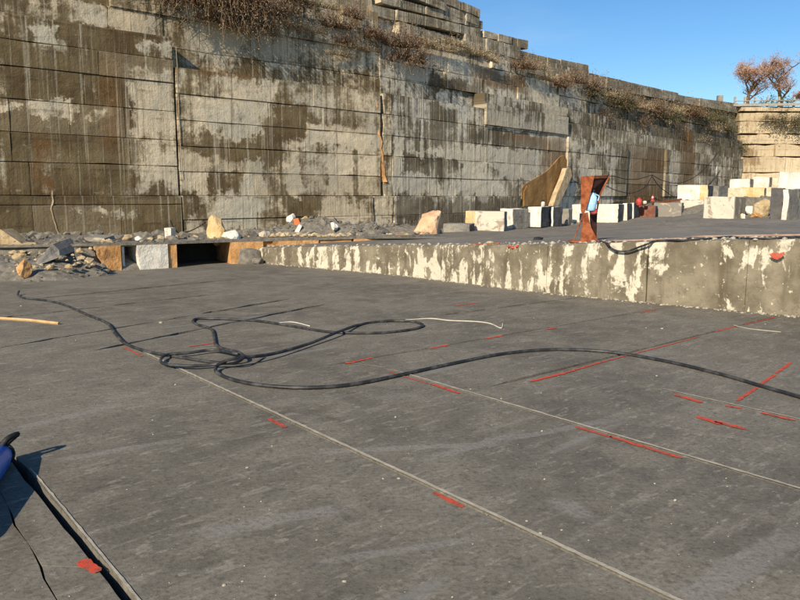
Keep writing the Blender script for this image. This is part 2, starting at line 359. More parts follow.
M_rustshade = simple('shaded_rusty_steel', (.035, .015, .011), (.09, .03, .02), 6, .8, .3, .01)  # darker copy of the rust: shade inside the stand put into the colour
M_rail = simple('pale_galvanised_steel', (.30, .28, .24), (.42, .39, .33), 4, .6)
M_twig = simple('dry_brown_twigs', (.13, .082, .048), (.30, .20, .12), 3)
M_twigr = simple('reddish_dry_leaves', (.20, .125, .075), (.31, .20, .12), 3)
M_straw = simple('pale_dry_grass', (.34, .26, .15), (.50, .40, .25), 3)
M_green = simple('olive_bramble_leaves', (.07, .072, .03), (.14, .125, .06), 4)
M_trunk = simple('grey_brown_bark', (.10, .07, .05), (.18, .13, .09), 6)
M_oak = simple('russet_dry_leaves', (.34, .19, .12), (.50, .32, .21), 1.5)
M_darkgreen = simple('dark_green_leaves', (.03, .07, .02), (.07, .11, .03), 3)

# bench face: grey-brown skin flaking to bright cream, drips from the top
def bench_mat():
    m = NT('flaking_bench_stone', .92, .2); P = m.P; s = m.sep(P)
    t = m.vm('DOT_PRODUCT', P, tuple(Vector((.63, -.776, 0)))); z = s[2]; V = m.comb(t, 0, z)
    base = m.mix(m.ss(m.noise(V, 1.3, 5, .65), .35, .65), (.14, .118, .080), (.26, .225, .16))
    base = m.mix(m.ss(m.noise(m.comb(m.math('MULTIPLY', t, 3.5), 0, m.math('MULTIPLY', z, .5)), 1, 4), .5, .68, 0, .7), base, (.10, .08, .05))
    fl = m.noise(m.comb(m.math('MULTIPLY', t, 1.2), 0, m.math('MULTIPLY', z, .75)), 2.3, 6, .7, dist=.4)
    fl2 = m.noise(m.comb(m.math('MULTIPLY', t, 4.2), 9, m.math('MULTIPLY', z, .35)), 1, 3, .6)
    grow = m.noise(m.comb(m.math('MULTIPLY', t, .5), 4, 0), 1, 2)
    v = m.math('ADD', fl, m.math('MULTIPLY', m.math('SUBTRACT', fl2, .5), .75)); v = m.math('ADD', v, m.math('MULTIPLY', m.math('SUBTRACT', grow, .5), .5))
    # more flaking towards the far left end of the bench and on the lower half there
    v = m.math('ADD', v, m.ss(t, -19, -15, -.07, 0)); v = m.math('ADD', v, m.ss(t, -9, -5.5, .0, -.015))
    v = m.math('ADD', v, m.math('MULTIPLY', m.ss(z, .85, .15), m.ss(t, -7, -12, 0, .10)))
    v = m.math('ADD', v, m.math('MULTIPLY', m.ss(z, .55, 1.15), m.ss(t, -11, -8, 0, .07)))
    k = m.ss(v, .55, .62, 0, .92)
    c = m.mix(k, base, m.mix(m.noise(V, 4, 3), (.58, .52, .39), (.70, .65, .52)))
    c = m.mix(m.ss(m.noise(V, 5, 6, .75), .52, .64, 0, .45), c, (.11, .09, .06)); sp = m.ss(m.noise(V, 9, 5, .75), .61, .66); c = m.mix(m.math('MULTIPLY', sp, .8), c, (.74, .66, .48))
    m.color(c); n = m.bump(m.noise(V, 2.4, 5), .6, .06); n = m.bump(k, .6, -.012, n); n = m.bump(m.noise(V, 22, 4, .7), .5, .012, n); m.normal(n)
    return m.m
M_bench = bench_mat()

# ------------------------------------------------------------------ ground sheet
bm = bmesh.new()
v = [bm.verts.new(p) for p in ((-600, -300, -.45), (600, -300, -.45), (600, 1200, -.45), (-600, 1200, -.45))]; bm.faces.new(v)
tag(obj('ground', bm, M_under), kind='structure')

# ------------------------------------------------------------------ quarry floor: slabs between saw cuts
floor_root = tag(empty('quarry_floor', (0, 0, 0)), kind='structure')
def seg(x0, y0, x1, y1): a, b = on_z(x0, y0), on_z(x1, y1); return Vector((a.x, a.y)), Vector((b.x, b.y))
# (segment, full gap width in m, jag amplitude, pale dust sides)
CUTS = [(seg(6, 449, 150, 626), .060, .008), (seg(123, 344, 700, 614), .024, .004), (seg(384, 368, 830, 499), .018, .004),
        (seg(655, 388, 840, 429), .016, .006), (seg(0, 318, 216, 294), .075, .03), (seg(-20, 351, 289, 299), .080, .03),
        (seg(80, 353, 326, 304), .080, .03), (seg(169, 349, 309, 331), .025, .008), (seg(334, 364.5, 668, 307), .055, .006),
        (seg(405, 320, 590, 296), .06, .012), (seg(496, 385, 776, 316.5), .060, .006),
        (seg(20, 300, 240, 279), .10, .03), (seg(-5, 564, 92, 568), .003, .018), (seg(10, 510, 62, 610), .011, .03),
        (seg(240, 286, 420, 280), .06, .02), (seg(560, 300, 700, 290), .03, .01)]
def cutpt(ci, s):
    (a, b), wd, jag = CUTS[ci]; L = (b-a).length; d = (b-a)/L
    vis = min(1, max(0, (s+.05)/.25))*min(1, max(0, (L+.05-s)/.25))
    n = Vector((-d.y, d.x)); off = jag*(nz(s*2.1, ci*7.3, 1)+.6*nz(s*7, ci*3.1, 5))*vis
    wloc = (.0004+(wd/2)*max(.12, 1+.8*nz(s*2, ci*5.1, 9)*(2 if ci > 3 and ci != 10 and ci != 8 else .4))*vis)
    return a+d*s+n*off, n, wloc
polys = [[(Vector((-26, -3)), None), (Vector((24, -3)), None), (Vector((24, 26)), None), (Vector((-26, 26)), None)]]
def split(poly, ci):
    (a, b) = CUTS[ci][0]; d = (b-a).normalized(); n = Vector((-d.y, d.x))
    side = [(p-a).dot(n) for p, _ in poly]; out = ([], [])
    for i, (p, e) in enumerate(poly):
        q, _ = poly[(i+1) % len(poly)]; s0, s1 = side[i], side[(i+1) % len(poly)]
        k = 0 if s0 > 0 else 1; out[k].append((p, e))
        if (s0 > 0) != (s1 > 0):
            x = p.lerp(q, s0/(s0-s1)); out[k].append((x, ci)); out[1-k].append((x, e))
    return out
def clip_len(poly, a, b):
    t0, t1 = 0., 1.; d = b-a
    for i in range(len(poly)):
        p = poly[i][0]; q = poly[(i+1) % len(poly)][0]; e = q-p; n = Vector((-e.y, e.x)); num = (a-p).dot(n); den = d.dot(n)
        if abs(den) < 1e-9:
            if num < 0: return 0
            continue
        t = -num/den
        if den > 0: t0 = max(t0, t)
        else: t1 = min(t1, t)
    return max(0, t1-t0)*d.length
for ci, (sg, wd, jg) in enumerate(CUTS):
    new = []
    for pl in polys:
        if clip_len(pl, *sg) > .35:
            A, B = split(pl, ci)
            new += [x for x in (A, B) if len(x) > 2]
        else: new.append(pl)
    polys = new
def cross2(a, b): return a.x*b.y-a.y*b.x
def edge_off(e, p, q, at, cen):
    """offset of the slab edge from its straight line at a point: (unit normal, signed distance)"""
    if e is None:
        d = (q-p).normalized(); return Vector((-d.y, d.x)), 0.0
    (a, b) = CUTS[e][0]; d = (b-a).normalized(); c, n, wl = cutpt(e, (at-a).dot(d)); sg = 1 if (cen-a).dot(n) > 0 else -1
    return n, (c+n*sg*wl-a).dot(n)-(at-a).dot(n)
for k, pl in enumerate(polys):
    pl = [v for i, v in enumerate(pl) if (pl[(i+1) % len(pl)][0]-v[0]).length > .02]
    cen = sum((p for p, _ in pl), Vector((0, 0)))/len(pl); pts = []; M = len(pl)
    for i, (p, e) in enumerate(pl):
        q = pl[(i+1) % M][0]; o_, e0 = pl[i-1]
        n1, w1 = edge_off(e0, o_, p, p, cen); n2, w2 = edge_off(e, p, q, p, cen); det = n1.x*n2.y-n1.y*n2.x
        if abs(det) > .15: pts.append(p+Vector(((w1*n2.y-w2*n1.y)/det, (n1.x*w2-n2.x*w1)/det)))
        else: pts.append(p+n2*w2)
        L = (q-p).length
        if e is not None and min(p.length, q.length) < 25:
            m_ = max(1, int(L/.16))
            for j in range(1, m_):
                pp = p.lerp(q, j/m_)
                if min((pp-p).length, (pp-q).length) > .10: n, w_ = edge_off(e, p, q, pp, cen); pts.append(pp+n*w_)
    z0 = .004*nz(k*3.7, 1.2, 0)
    bm = bmesh.new(); T = [bm.verts.new((p.x, p.y, z0)) for p in pts]; B = [bm.verts.new((p.x, p.y, z0-.30)) for p in pts]
    Tm = [bm.verts.new((p.x, p.y, z0-.022)) for p in pts]
    f = bm.faces.new(T); f.material_index = 0
    n = len(T)
    for i in range(n):
        f = bm.faces.new((T[i], Tm[i], Tm[(i+1) % n], T[(i+1) % n])); f.material_index = 0
        f = bm.faces.new((Tm[i], B[i], B[(i+1) % n], Tm[(i+1) % n])); f.material_index = 0
    bmesh.ops.recalc_face_normals(bm, faces=bm.faces)
    bmesh.ops.triangulate(bm, faces=[f for f in bm.faces if len(f.verts) > 4])
    obj('stone_slab', bm, [M_floor, M_dust_lit_edge], floor_root)
# pale dust along the long cuts, with their sunlit side put into the colour
def ribbon(name, pts, wfun, z, mat, parent, step=.06, jag=.3, seed=0):
    bm = bmesh.new(); prev = None; P = [Vector((p.x, p.y)) for p in pts]; n = 0
    for a, b in zip(P, P[1:]):
        L = (b-a).length; d = (b-a)/L; nn = Vector((-d.y, d.x)); m_ = max(2, int(L/step))
        for j in range(m_+1):
            s = j/m_; c = a.lerp(b, s); w1 = wfun(s)*(.7+jag*2*abs(nz(c.x*9+seed, c.y*9, 1))); w2 = wfun(s)*(.7+jag*2*abs(nz(c.x*9+seed, c.y*9, 8)))
            cur = (bm.verts.new((*(c+nn*w1), z)), bm.verts.new((*(c-nn*w2), z)))
            if prev: bm.faces.new((prev[0], prev[1], cur[1], cur[0]))
            prev = cur
    return obj(name, bm, mat, parent)
def litdustline(x0, y0, x1, y1, wd, off, seed):
    a, b = on_z(x0, y0), on_z(x1, y1); d = (b-a).normalized(); n = Vector((-d.y, d.x, 0))
    ribbon('lit_dust_line', [a+n*off, b+n*off], lambda s: wd*min(1, s*12+.2), .007, M_dust_lit_edge, floor_root, .05, .5, seed)
litdustline(128, 346, 700, 614, .017, .026, 1); litdustline(390, 370, 830, 499, .017, .024, 2); litdustline(25, 470, 150, 626, .008, .037, 3)
litdustline(660, 389, 840, 429, .014, .018, 4); litdustline(342, 362, 384, 368, .006, 0, 5)
# red paint marks on the floor
REDS = [(123, 347, 142, 357, .02), (268, 419, 286, 428, .035), (433, 493, 463, 508, .035), (388, 372, 428, 384, .016), (430, 384, 460, 394, .035),
        (575, 427, 612, 438, .03), (610, 437, 682, 459, .034), (345, 364, 373, 358, .035), (430, 349, 449, 345, .04), (486, 339, 502, 336, .05), (547, 329.5, 557, 327.8, .045),
        (530, 382, 566, 373, .04), (566, 373, 600, 363, .03), (600, 363, 700, 337, .018), (715, 332, 735, 327, .03), (745, 325, 775, 317.5, .02),
        (674, 395, 702, 403, .05), (725, 406, 742, 409, .04), (760, 413, 795, 421, .035), (697, 417, 722, 425, .05), (715, 422, 746, 430, .05),
        (737, 401, 757, 388, .03), (759, 386, 775, 375, .03), (776, 374, 791, 363, .03), (82, 561, 98, 573, .05), (189, 347, 216, 343, .03), (455, 306, 480, 303, .04), (640, 313, 656, 310, .03)]
for i, (x0, y0, x1, y1, wd) in enumerate(REDS):
    ribbon('paint_mark', [on_z(x0, y0), on_z(x1, y1)], lambda s: wd*.75*min(1, 14*s+.5, 14*(1-s)+.5), .0075, M_red, floor_root, .025, .45, i)

# ------------------------------------------------------------------ upper floor (deck) and its sawn face
EB = [(235, 260.5), (250, 262), (400, 275), (530, 291), (665, 304), (800, 316), (1000, 334)]
ET = [(235, 249), (250, 248), (400, 245.5), (530, 245), (600, 243.5), (665, 241.5), (800, 239.5), (1000, 238)]
def edge(x):
    b = on_z(x, interp(EB, x)); t = at_y(x, interp(ET, x), b.y); return b, t
CTRL = []
for x in range(235, 1001, 45): b, t = edge(x); CTRL.append((t.x, t.y, t.z))
def ctl(x, y, Y): p = at_y(x, y, Y); CTRL.append((p.x, p.y, p.z)); return p
for q in ((300, 247, 21.8), (350, 244, 22.6), (400, 240.5, 23.5), (430, 237, 24.6), (430, 234, 30), (420, 233, 36), (480, 231, 35), (528, 228.5, 38), (560, 226.5, 40), (600, 222.5, 43), (660, 217.5, 46), (700, 215.5, 47),
          (720, 219, 34), (785, 219.5, 32), (860, 220, 32), (490, 229, 43), (600, 214, 58), (690, 201, 60), (740, 197, 68), (780, 196, 68), (860, 195, 70), (520, 236, 24), (620, 232, 22), (720, 228, 22), (800, 226, 24), (950, 222, 25), (745, 212, 38), (765, 204, 42), (640, 228, 30)): ctl(*q)
def deck_z(x, y):
    sw = sz = 0
    for a, b, c in CTRL:
        w_ = 1/((a-x)**2+(b-y)**2+.15)**1.7; sw += w_; sz += w_*c
    return sz/sw
def wallY(x):
    # depth where the view column x meets the wall
    for s in (S1, S2, S3):
        t, _ = s.tz(x, HZ)
        if -1e-6 <= t <= s.L+1e-6 or (s is S1 and t < 0) or s is S3:
            return s.pt(t, 0).y
def colgrid(xs, y0f, zf, nv, bm, skirt):
    rows = []
    for x in xs:
        ya = y0f(x); yb = wallY(x)+1.0; r = []
        k = (x-400)/(FPX/math.cos(PITCH))
        for j in range(nv+1):
            Y = ya+(yb-ya)*(j/nv)**1.5; X = k*Y; r.append(bm.verts.new((X, Y, zf(X, Y, j))))
        if skirt: r.insert(0, bm.verts.new((r[0].co.x, r[0].co.y, skirt)))
        rows.append(r)
    for A, B in zip(rows, rows[1:]):
        for j in range(len(A)-1): bm.faces.new((A[j], B[j], B[j+1], A[j+1]))
    return bm
def deck_front(x):
    b, t = edge(x); return b.y + .20
bm = colgrid([235+i*(770/130) for i in range(131)], deck_front, lambda X, Y, j: deck_z(X, Y)+.012*nz(X*.8, Y*.8, 0)+(.05*nz(X*.5, Y*.5, 3) if Y > 26 else 0), 60, bmesh.new(), -.2)
tag(obj('upper_floor', bm, M_deck, smooth=False), kind='structure')
# sawn face: blocks butted along the edge
face_root = tag(empty('bench_face', edge(250)[0]), kind='structure')
BX = [243, 343, 442, 548, 647, 745, 850, 1000]
for i, (xa, xb) in enumerate(zip(BX, BX[1:])):
    bm = bmesh.new(); N = 12; fr = []; pr = .04+.02*random.random()
    dirv = (edge(xb)[0]-edge(xa)[0]).normalized(); nn = Vector((dirv.y, -dirv.x, 0)); nn = -nn if nn.y > 0 else nn
    for j in range(N+1):
        x = lerp(xa, xb, j/N); b, t = edge(x)
        gw = .013 if xa == 548 or xb == 548 else .004; g = (gw if j == 0 and xa != 548 else .002 if j == 0 else -gw if j == N else 0)
        col = []
        for r_ in range(5):
            f = r_/4; z = lerp(-.15, t.z-.02, f)
            p = Vector((b.x, b.y, z))+dirv*(g+.015*nz(z*5, i*3, j))*(1 if j in (0, N) else 0)+nn*(pr+.03*nz(x*.11, z*2.2, 1)+(.015*nz(x*.4, z*6, 4)))
            if r_ == 4: p.z += .012*nz(x*.3, 0, 0); p -= nn*.02*random.random()
            col.append(bm.verts.new(p))
        q = Vector((b.x, b.y, t.z+.006+.006*nz(x*.3, 2, 0)))+nn*(pr-.05)+dirv*g; col.append(bm.verts.new(q))
        q = Vector((b.x, b.y, deck_z(b.x-nn.x*.3, b.y-nn.y*.3)+.008))-nn*.30+dirv*g; col.append(bm.verts.new(q))
        col.append(bm.verts.new(q-Vector((0, 0, .6)))); fr.append(col)
    for A, B in zip(fr, fr[1:]):
        for r_ in range(len(A)-1):
            f = bm.faces.new((A[r_], B[r_], B[r_+1], A[r_+1])); f.material_index = 1 if r_ == 5 else 0
    for A in (fr[0], fr[-1]): bm.faces.new(A)
    bmesh.ops.recalc_face_normals(bm, faces=bm.faces)
    obj('face_block', bm, [M_bench, M_deck], face_root)
# red paint blob on the face and on the upper edge
def face_pt(x, y, out=.11):
    b, t = edge(x); return at_y(x, y, b.y-out)
def blob(px, mat, parent, off=.004, name='paint_mark'):
    bm = bmesh.new(); A = [bm.verts.new(p) for p in px]; bm.faces.new(A); return obj(name, bm, mat, parent)
blob([face_pt(x, y, .105) for x, y in ((769, 254), (774, 252.5), (779, 253.5), (784, 251.5), (785, 254), (781, 257.5), (777, 259.5), (772, 258))], M_red, face_root)
for i, (xa, ya) in enumerate(((509, 246.2), (513, 247.5), (517, 246.4))):
    p = face_pt(xa, ya, .04); obj('paint_mark', rock_bm(p-Vector((0, 0, .02)), (.06, .05, .035), i, sub=1), M_red, face_root)
# broken left end of the bench
br = tag(empty('broken_boulder', on_z(250, 262)), 'big broken grey boulder at the left end of the low sawn bench', 'boulder')
p = on_z(247, 263.5)
obj('boulder_body', rock_bm(p+Vector((-.05, .25, -.08)), (.55, .45, .52), 31, 8, 3), M_gravel, br)
obj('boulder_chip', rock_bm(on_z(258, 264), (.22, .16, .14), 33, 8, 2), M_gravel, br)

# ------------------------------------------------------------------ back terrace with orange cut faces
TF = [(-80, 19.0), (0, 19.1), (92, 19.5), (118, 19.9), (175, 20.8), (228, 21.9), (300, 22.9), (400, 24.3), (440, 25.4)]
def tfz(x): return interp([(-80, .75), (92, .77), (228, .73), (300, .72), (440, .735)], x)
def tpt(x, z): Y = interp(TF, x); k = (x-400)/(FPX/math.cos(PITCH)); return Vector((k*Y, Y, z))
def terr_z(X, Y, j):
    return tfz(400+X/Y*737) - .0 if j == 0 else lerp(.73, .42, min(1, max(0, (Y-24)/10)))+.05*nz(X*.7, Y*.7, 2)
bm = colgrid([-80+i*13 for i in range(41)], lambda x: interp(TF, x)+.02, terr_z, 26, bmesh.new(), None)
geo = bmesh.ops.extrude_face_region(bm, geom=bm.faces[:]); bmesh.ops.translate(bm, verts=[v for v in geo['geom'] if isinstance(v, bmesh.types.BMVert)], vec=(0, 0, -.07))
bmesh.ops.recalc_face_normals(bm, faces=bm.faces)
tag(obj('upper_terrace', bm, M_gravel), kind='structure')
tf_root = tag(empty('terrace_face', tpt(92, 0)), kind='structure')
# (x left, x right, material, setback, narrow bottom)
for i, (xa, xb, mt, sb, nar) in enumerate([(-80, -20, M_gravel, .1, 0), (-20, 30, M_gravel, .1, 0), (30, 91, M_gravel, .1, 0), (91, 118, M_orange, 0, .45), (120, 122.5, M_white, .1, 0), (123, 134, M_dgreyshade, .9, 0),  # dark set-back block paints the shade of the open gap
        (134.5, 165.5, M_white, .0, .08), (166, 175, M_orange, .05, 0), (229, 262, M_orange, .0, 0), (262, 272, M_orange, .12, 0), (272, 318, M_orange, .0, 0),
        (319, 352, M_orange, .08, 0), (354, 388, M_orange, 0, 0), (389, 440, M_orange, .05, 0)]):
    z1 = tfz((xa+xb)/2)-.072; a, b = tpt(xa, 0), tpt(xb, 0); d = (b-a).normalized(); nn = Vector((-d.y, d.x, 0))
    if nn.y < 0: nn = -nn
    w_ = (b-a).length; bm = bmesh.new(); N = 4; g = []
    for j in range(N+1):
        c = []
        for r_ in range(4):
            f = j/N; s = f*w_; hh = r_/3; s = lerp(s, w_*nar*(1-f)+s, (1-hh))
            P_ = a+d*s+nn*(sb+.03*nz(xa+s*3, hh*3, 1)); P_.z = lerp(-.1, z1+.005*0, hh); c.append(bm.verts.new(P_))
        P_ = a+d*(f*w_)+nn*(sb+2.2); P_.z = z1; c.append(bm.verts.new(P_)); Q = P_.copy(); Q.z = -.1; c.append(bm.verts.new(Q)); g.append(c)
    for A, B in zip(g, g[1:]):
        for r_ in range(5): bm.faces.new((A[r_], B[r_], B[r_+1], A[r_+1]))
    bm.faces.new(g[0]); bm.faces.new(g[-1]); bmesh.ops.recalc_face_normals(bm, faces=bm.faces)
    obj('face_block', bm, mt, tf_root)
# rear wall of the pit below the terrace, coloured near black for shade
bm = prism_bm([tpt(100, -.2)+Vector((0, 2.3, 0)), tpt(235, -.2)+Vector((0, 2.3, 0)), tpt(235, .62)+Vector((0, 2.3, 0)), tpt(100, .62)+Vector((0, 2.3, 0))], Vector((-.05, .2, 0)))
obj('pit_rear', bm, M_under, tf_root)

# ------------------------------------------------------------------ quarry wall blocks
def wall_block(sec, t0, t1, z0, z1, off, root, mat, jl=0, jr=0, seed=0, gap=.007, back=1.2, topj=0):
    """one sawn block: jl / jr widen the left / right joint with a ragged edge"""
    rnd = random.Random(seed*13+5); N = max(2, min(5, int((t1-t0)/.9))); ring = []
    for j in range(N+1): ring.append((lerp(t0, t1, j/N), z0, 0, -1))
    ring.append((t1, (z0+z1)/2, 1, 0))
    for j in range(N+1): ring.append((lerp(t1, t0, j/N), z1, 0, 1))
    ring.append((t0, (z0+z1)/2, -1, 0))
    bm = bmesh.new(); A = []; B = []; C = []
    tc, zc = (t0+t1)/2, (z0+z1)/2
    for k, (t, z, a, b) in enumerate(ring):
        st = 1 if t > tc else -1; sz = 1 if z > zc else -1
        if k in (N+1, 2*N+3): sz = 0
        it = gap*.5 if (abs(t-t0) < 1e-6 or abs(t-t1) < 1e-6) else 0
        rag = 0
        if t == t1 and jr: rag = jr*(.5+.9*abs(rnd.gauss(0, .5)))
        if t == t0 and jl: rag = jl*(.5+.9*abs(rnd.gauss(0, .5)))
        iz = gap*rnd.uniform(.1, 1.6)
        if rnd.random() < .08: iz += .025
        if sz > 0: iz += topj*rnd.random()
        t_ = t-st*(it+rag); z_ = z-sz*iz
        A.append(bm.verts.new(sec.pt(t_, z_, off-back))); B.append(bm.verts.new(sec.pt(t_, z_, off-.03-.02*rnd.random())))
        C.append(bm.verts.new(sec.pt(t_-st*(.014 if it else 0)*rnd.uniform(.3, 1.5), z_-sz*.014*rnd.uniform(.1, 1.8), off+.012*rnd.uniform(-1, 1))))
    n = len(ring)
    for X, Y in ((A, B), (B, C)):
        for i in range(n): bm.faces.new((X[i], X[(i+1) % n], Y[(i+1) % n], Y[i]))
    ctr = bm.verts.new(sec.pt(tc+rnd.uniform(-.3, .3), zc, off+rnd.uniform(-.015, .03)))
    for i in range(n): bm.faces.new((C[i], C[(i+1) % n], ctr))
    if back < 3: bm.faces.new(A[::-1])
    bmesh.ops.recalc_face_normals(bm, faces=bm.faces)
    return obj('stone_block', bm, mat, root)
wall1 = tag(empty('quarry_wall', S1.pt(0, 0)), 'tall brown stained quarry wall of sawn courses at the left', 'stone wall')
T175 = S1.tz(176, 120)[0]; TFIS = S1.tz(381, 150)[0]; TL = -5.0
sd_ = 0
def course(sec, t0, t1, z0, z1, off, root, mat, mean=3.2, jf=None, fixed=(), jit=.02, **kw):
    global sd_
    ts = [t0]; 
    while ts[-1] < t1-.1:
        nx = ts[-1]+mean*random.uniform(.6, 1.45)
        if t1-nx < mean*.5: nx = t1
        ts.append(nx)
    for a, b in zip(ts, ts[1:]):
        sd_ += 1
        wall_block(sec, a, b, z0, z1, off+random.uniform(-jit, jit), root, mat, seed=sd_,
                   jl=(jf or 0) if a == t0 else 0, jr=(jf or 0) if b == t1 else 0, **kw)
# left of the long vertical joint
zl = [-.4, 2.05, 3.2, 4.2, 5.3, 6.38, 7.25, 8.1]
course(S1, TL, T175, -.4, 1.72, .20, wall1, M_w1, 4.2); course(S1, TL, T175, 1.724, 2.05, .20, wall1, M_w1, 6)
for a, b in zip(zl[1:], zl[2:]): course(S1, TL, T175-.02, a, b, 0, wall1, M_w1, 3.0 if a < 5 else 5)
# right of it
TS = S1.tz(372, 210)[0]
for a, b in ((-.4, 1.1), (1.1, 2.05)): course(S1, T175+.02, TS, a, b, .16, wall1, M_w1, 3.8, jf=.04); course(S1, TS, S1.L, a, b, .12, wall1, M_w1, 3, jf=.06)
for a, b in ((2.05, 3), (3, 4), (4, 5), (5, 6), (6, 7)):
    course(S1, T175+.02, TFIS, a, b, 0, wall1, M_w1, 4.6, jf=.05)
    wall_block(S1, TFIS, S1.L, a, b, -.02, wall1, M_w1, jl=.22, seed=int(a*9))
# orange broken stone showing inside the fissures
fis = []
for (x0, y0), (x1, y1) in (((375, 100), (385, 182)), ((371, 196), (371, 222))):
    t0, z1_ = S1.tz(x0, y0); t1, z0_ = S1.tz(x1, y1)
    bm = bmesh.new(); fr = []
    for j in range(13):
        z = lerp(z1_, z0_, j/12); t = lerp(t0, t1, j/12)+.16*nz(j*.9, 3, 1)
        fr.append([bm.verts.new(S1.pt(t+dt, z, o)) for dt, o in ((-.24, -.5), (-.12+.10*nz(j*1.7, 1, 1), -.05+.08*nz(j*2.3, 8, 1)), (.07+.1*nz(j*1.1, 4, 4), .02+.10*nz(j*1.3, 5, 1)), (.30, -.35))])
    for A, B in zip(fr, fr[1:]):
        for q in range(3): bm.faces.new((A[q], A[q+1], B[q+1], B[q]))
    bmesh.ops.recalc_face_normals(bm, faces=bm.faces)
    obj('orange_vein', bm, M_orange, wall1)
# pale rough crack lines (broken edges, their lit look put into the colour)
def vein(sec, root, px, wd, off, mat):
    pts = [sec.tz(x, y) for x, y in px]; bm = bmesh.new(); fr = []
    for (t, z), (u, y_) in zip(pts, pts[1:]):
        for j in range(5):
            q = j/5; tt, zz = lerp(t, u, q), lerp(z, y_, q); a = wd*(.6+.8*abs(nz(zz*3, tt*2, 1)))
            tt += wd*1.2*nz(zz*4, tt, 7)
            fr.append([bm.verts.new(sec.pt(tt-a, zz, off+.012)), bm.verts.new(sec.pt(tt, zz, off+.020)), bm.verts.new(sec.pt(tt+a*.7, zz, off-.03))])
    for A, B in zip(fr, fr[1:]):
        for q in range(2): bm.faces.new((A[q], A[q+1], B[q+1], B[q]))
    bmesh.ops.recalc_face_normals(bm, faces=bm.faces); return obj('lit_broken_edge', bm, mat, root)
vein(S1, wall1, [(52, 191), (51, 203), (50, 215), (55, 226), (59, 238)], .055, .193, M_tanrock)
vein(S1, wall1, [(176, 47), (178, 90), (180, 140), (184, 189)], .022, .01, M_tanrock)
vein(S1, wall1, [(0, 189.3), (60, 189.6), (120, 190), (184, 190.3)], .02, .19, M_w3)  # ledge highlight put into the colour as a pale strip
# upper, set back tiers
REC = -.80
course(S1, TL, T175, 8.104, 9.05, REC, wall1, M_w1, 4); course(S1, T175, S1.L, 7.0, 7.85, REC, wall1, M_w1, 4)
course(S1, T175, S1.L, 7.854, 9.05, REC-.06, wall1, M_w1, 3.4)
for a, b, o in ((9.05, 10.05, REC-.05), (10.05, 11.0, REC-.3), (11.0, 11.95, REC-.7), (11.95, 12.9, REC-.75), (12.9, 13.9, REC-.8)):
    course(S1, TL, S1.L, a, b, o, wall1, M_w1 if a < 11 else M_top, 2.2, jit=.13, topj=.06)
# backing rock and ledge tops
def backing(sec, t0, t1, off, ztop, root, mat):
    obj('rock_core', prism_bm([sec.pt(t0, -.6, off), sec.pt(t1, -.6, off), sec.pt(t1, ztop, off), sec.pt(t0, ztop, off)], -sec.n*2.0), mat, root)
backing(S1, TL, S1.L-.1, -.45, 6.9, wall1, M_under); backing(S1, TL, S1.L-.1, -1.72, 13.5, wall1, M_under)

# section 2
wall2 = tag(empty('quarry_wall', S2.pt(0, 0)), 'long grey streaked quarry wall receding to the far right corner', 'stone wall')
L2 = S2.L
TB = S2.tz(566, 170)[0]; TH = S2.tz(519, 200)[0]; TC = S2.tz(626, 170)[0]; TD = S2.tz(665, 170)[0]
for a, b in ((-.4, 1.1), (1.1, 2.05)): course(S2, 0, TH, a, b, .12, wall2, M_w2, 3.2, jf=.03); course(S2, TH, L2, a, b, 0, wall2, M_w2, 4)
for a, b in ((2.05, 3), (3, 4), (4, 5), (5, 6)):
    course(S2, 0, TB, a, b, .0 if a < 4 else -.03, wall2, M_w2, 3.4, jf=.02); course(S2, TB, TC, a, b, .12, wall2, M_w2, 4.5); course(S2, TC, TD, a, b, -.1, wall2, M_w2, 3.5); course(S2, TD, L2, a, b, .06, wall2, M_w2, 5)
TE = S2.tz(485, 120)[0]
course(S2, 0, TE, 6, 7, -.05, wall2, M_w2, 3); course(S2, TE, TB, 6.1, 7.3, .09, wall2, M_w2, 5); course(S2, TB, L2, 6, 7, -.15, wall2, M_w2, 4, topj=.03)
course(S2, 0, TE, 7, 7.9, -.80, wall2, M_w2, 3); course(S2, TE, TB, 5.98, 6.096, .0, wall2, M_w2, 3); course(S2, TE, TB, 7.3, 7.9, -.05, wall2, M_w2, 3, topj=.04); course(S2, TB, L2, 7, 7.9, -.3, wall2, M_w2, 3.4, topj=.06)
for a, b, o in ((7.9, 8.8, -.80), (8.8, 9.6, -.88), (9.6, 10.3, -1.1), (10.3, 10.95, -1.3)): course(S2, 0, L2, a, b, o, wall2, M_w2, 2.0, jit=.13, topj=.07)
backing(S2, .3, L2-.5, -.6, 6.5, wall2, M_under); backing(S2, .3, L2-.5, -2.3, 11.1, wall2, M_under)
# brown clay hollow and leaning slab
def on_wall(sec, px, off): return [sec.pt(*sec.tz(x, y, off), off) for x, y in px]
hol = prism_bm(on_wall(S2, [(522, 207), (522, 189), (524, 185), (535, 178.5), (546, 172), (553, 165), (560, 157), (564, 155), (567, 160), (567, 168), (564, 180), (557, 196), (552, 207)], .06), -S2.n*.5)
obj('clay_patch', hol, M_brownclay, wall2)
obj('clay_patch', prism_bm(on_wall(S2, [(524, 206), (524, 192), (527, 186), (533, 185), (540, 186), (546, 194), (547, 206)], .10), -S2.n*.3), M_brownclay, wall2)
ls = prism_bm(on_wall(S2, [(553, 206), (557, 194), (563, 180), (567, 168), (571, 169), (572, 176), (567, 188), (562, 198), (558, 206)], .5), -S2.n*.35)
tag(origin(obj('stone_slab', ls, M_tanrock), S2.pt(S2.tz(556, 207)[0], .5, .7)), 'long cream slab leaning against the wall beside the brown clay hollow', 'stone slab')
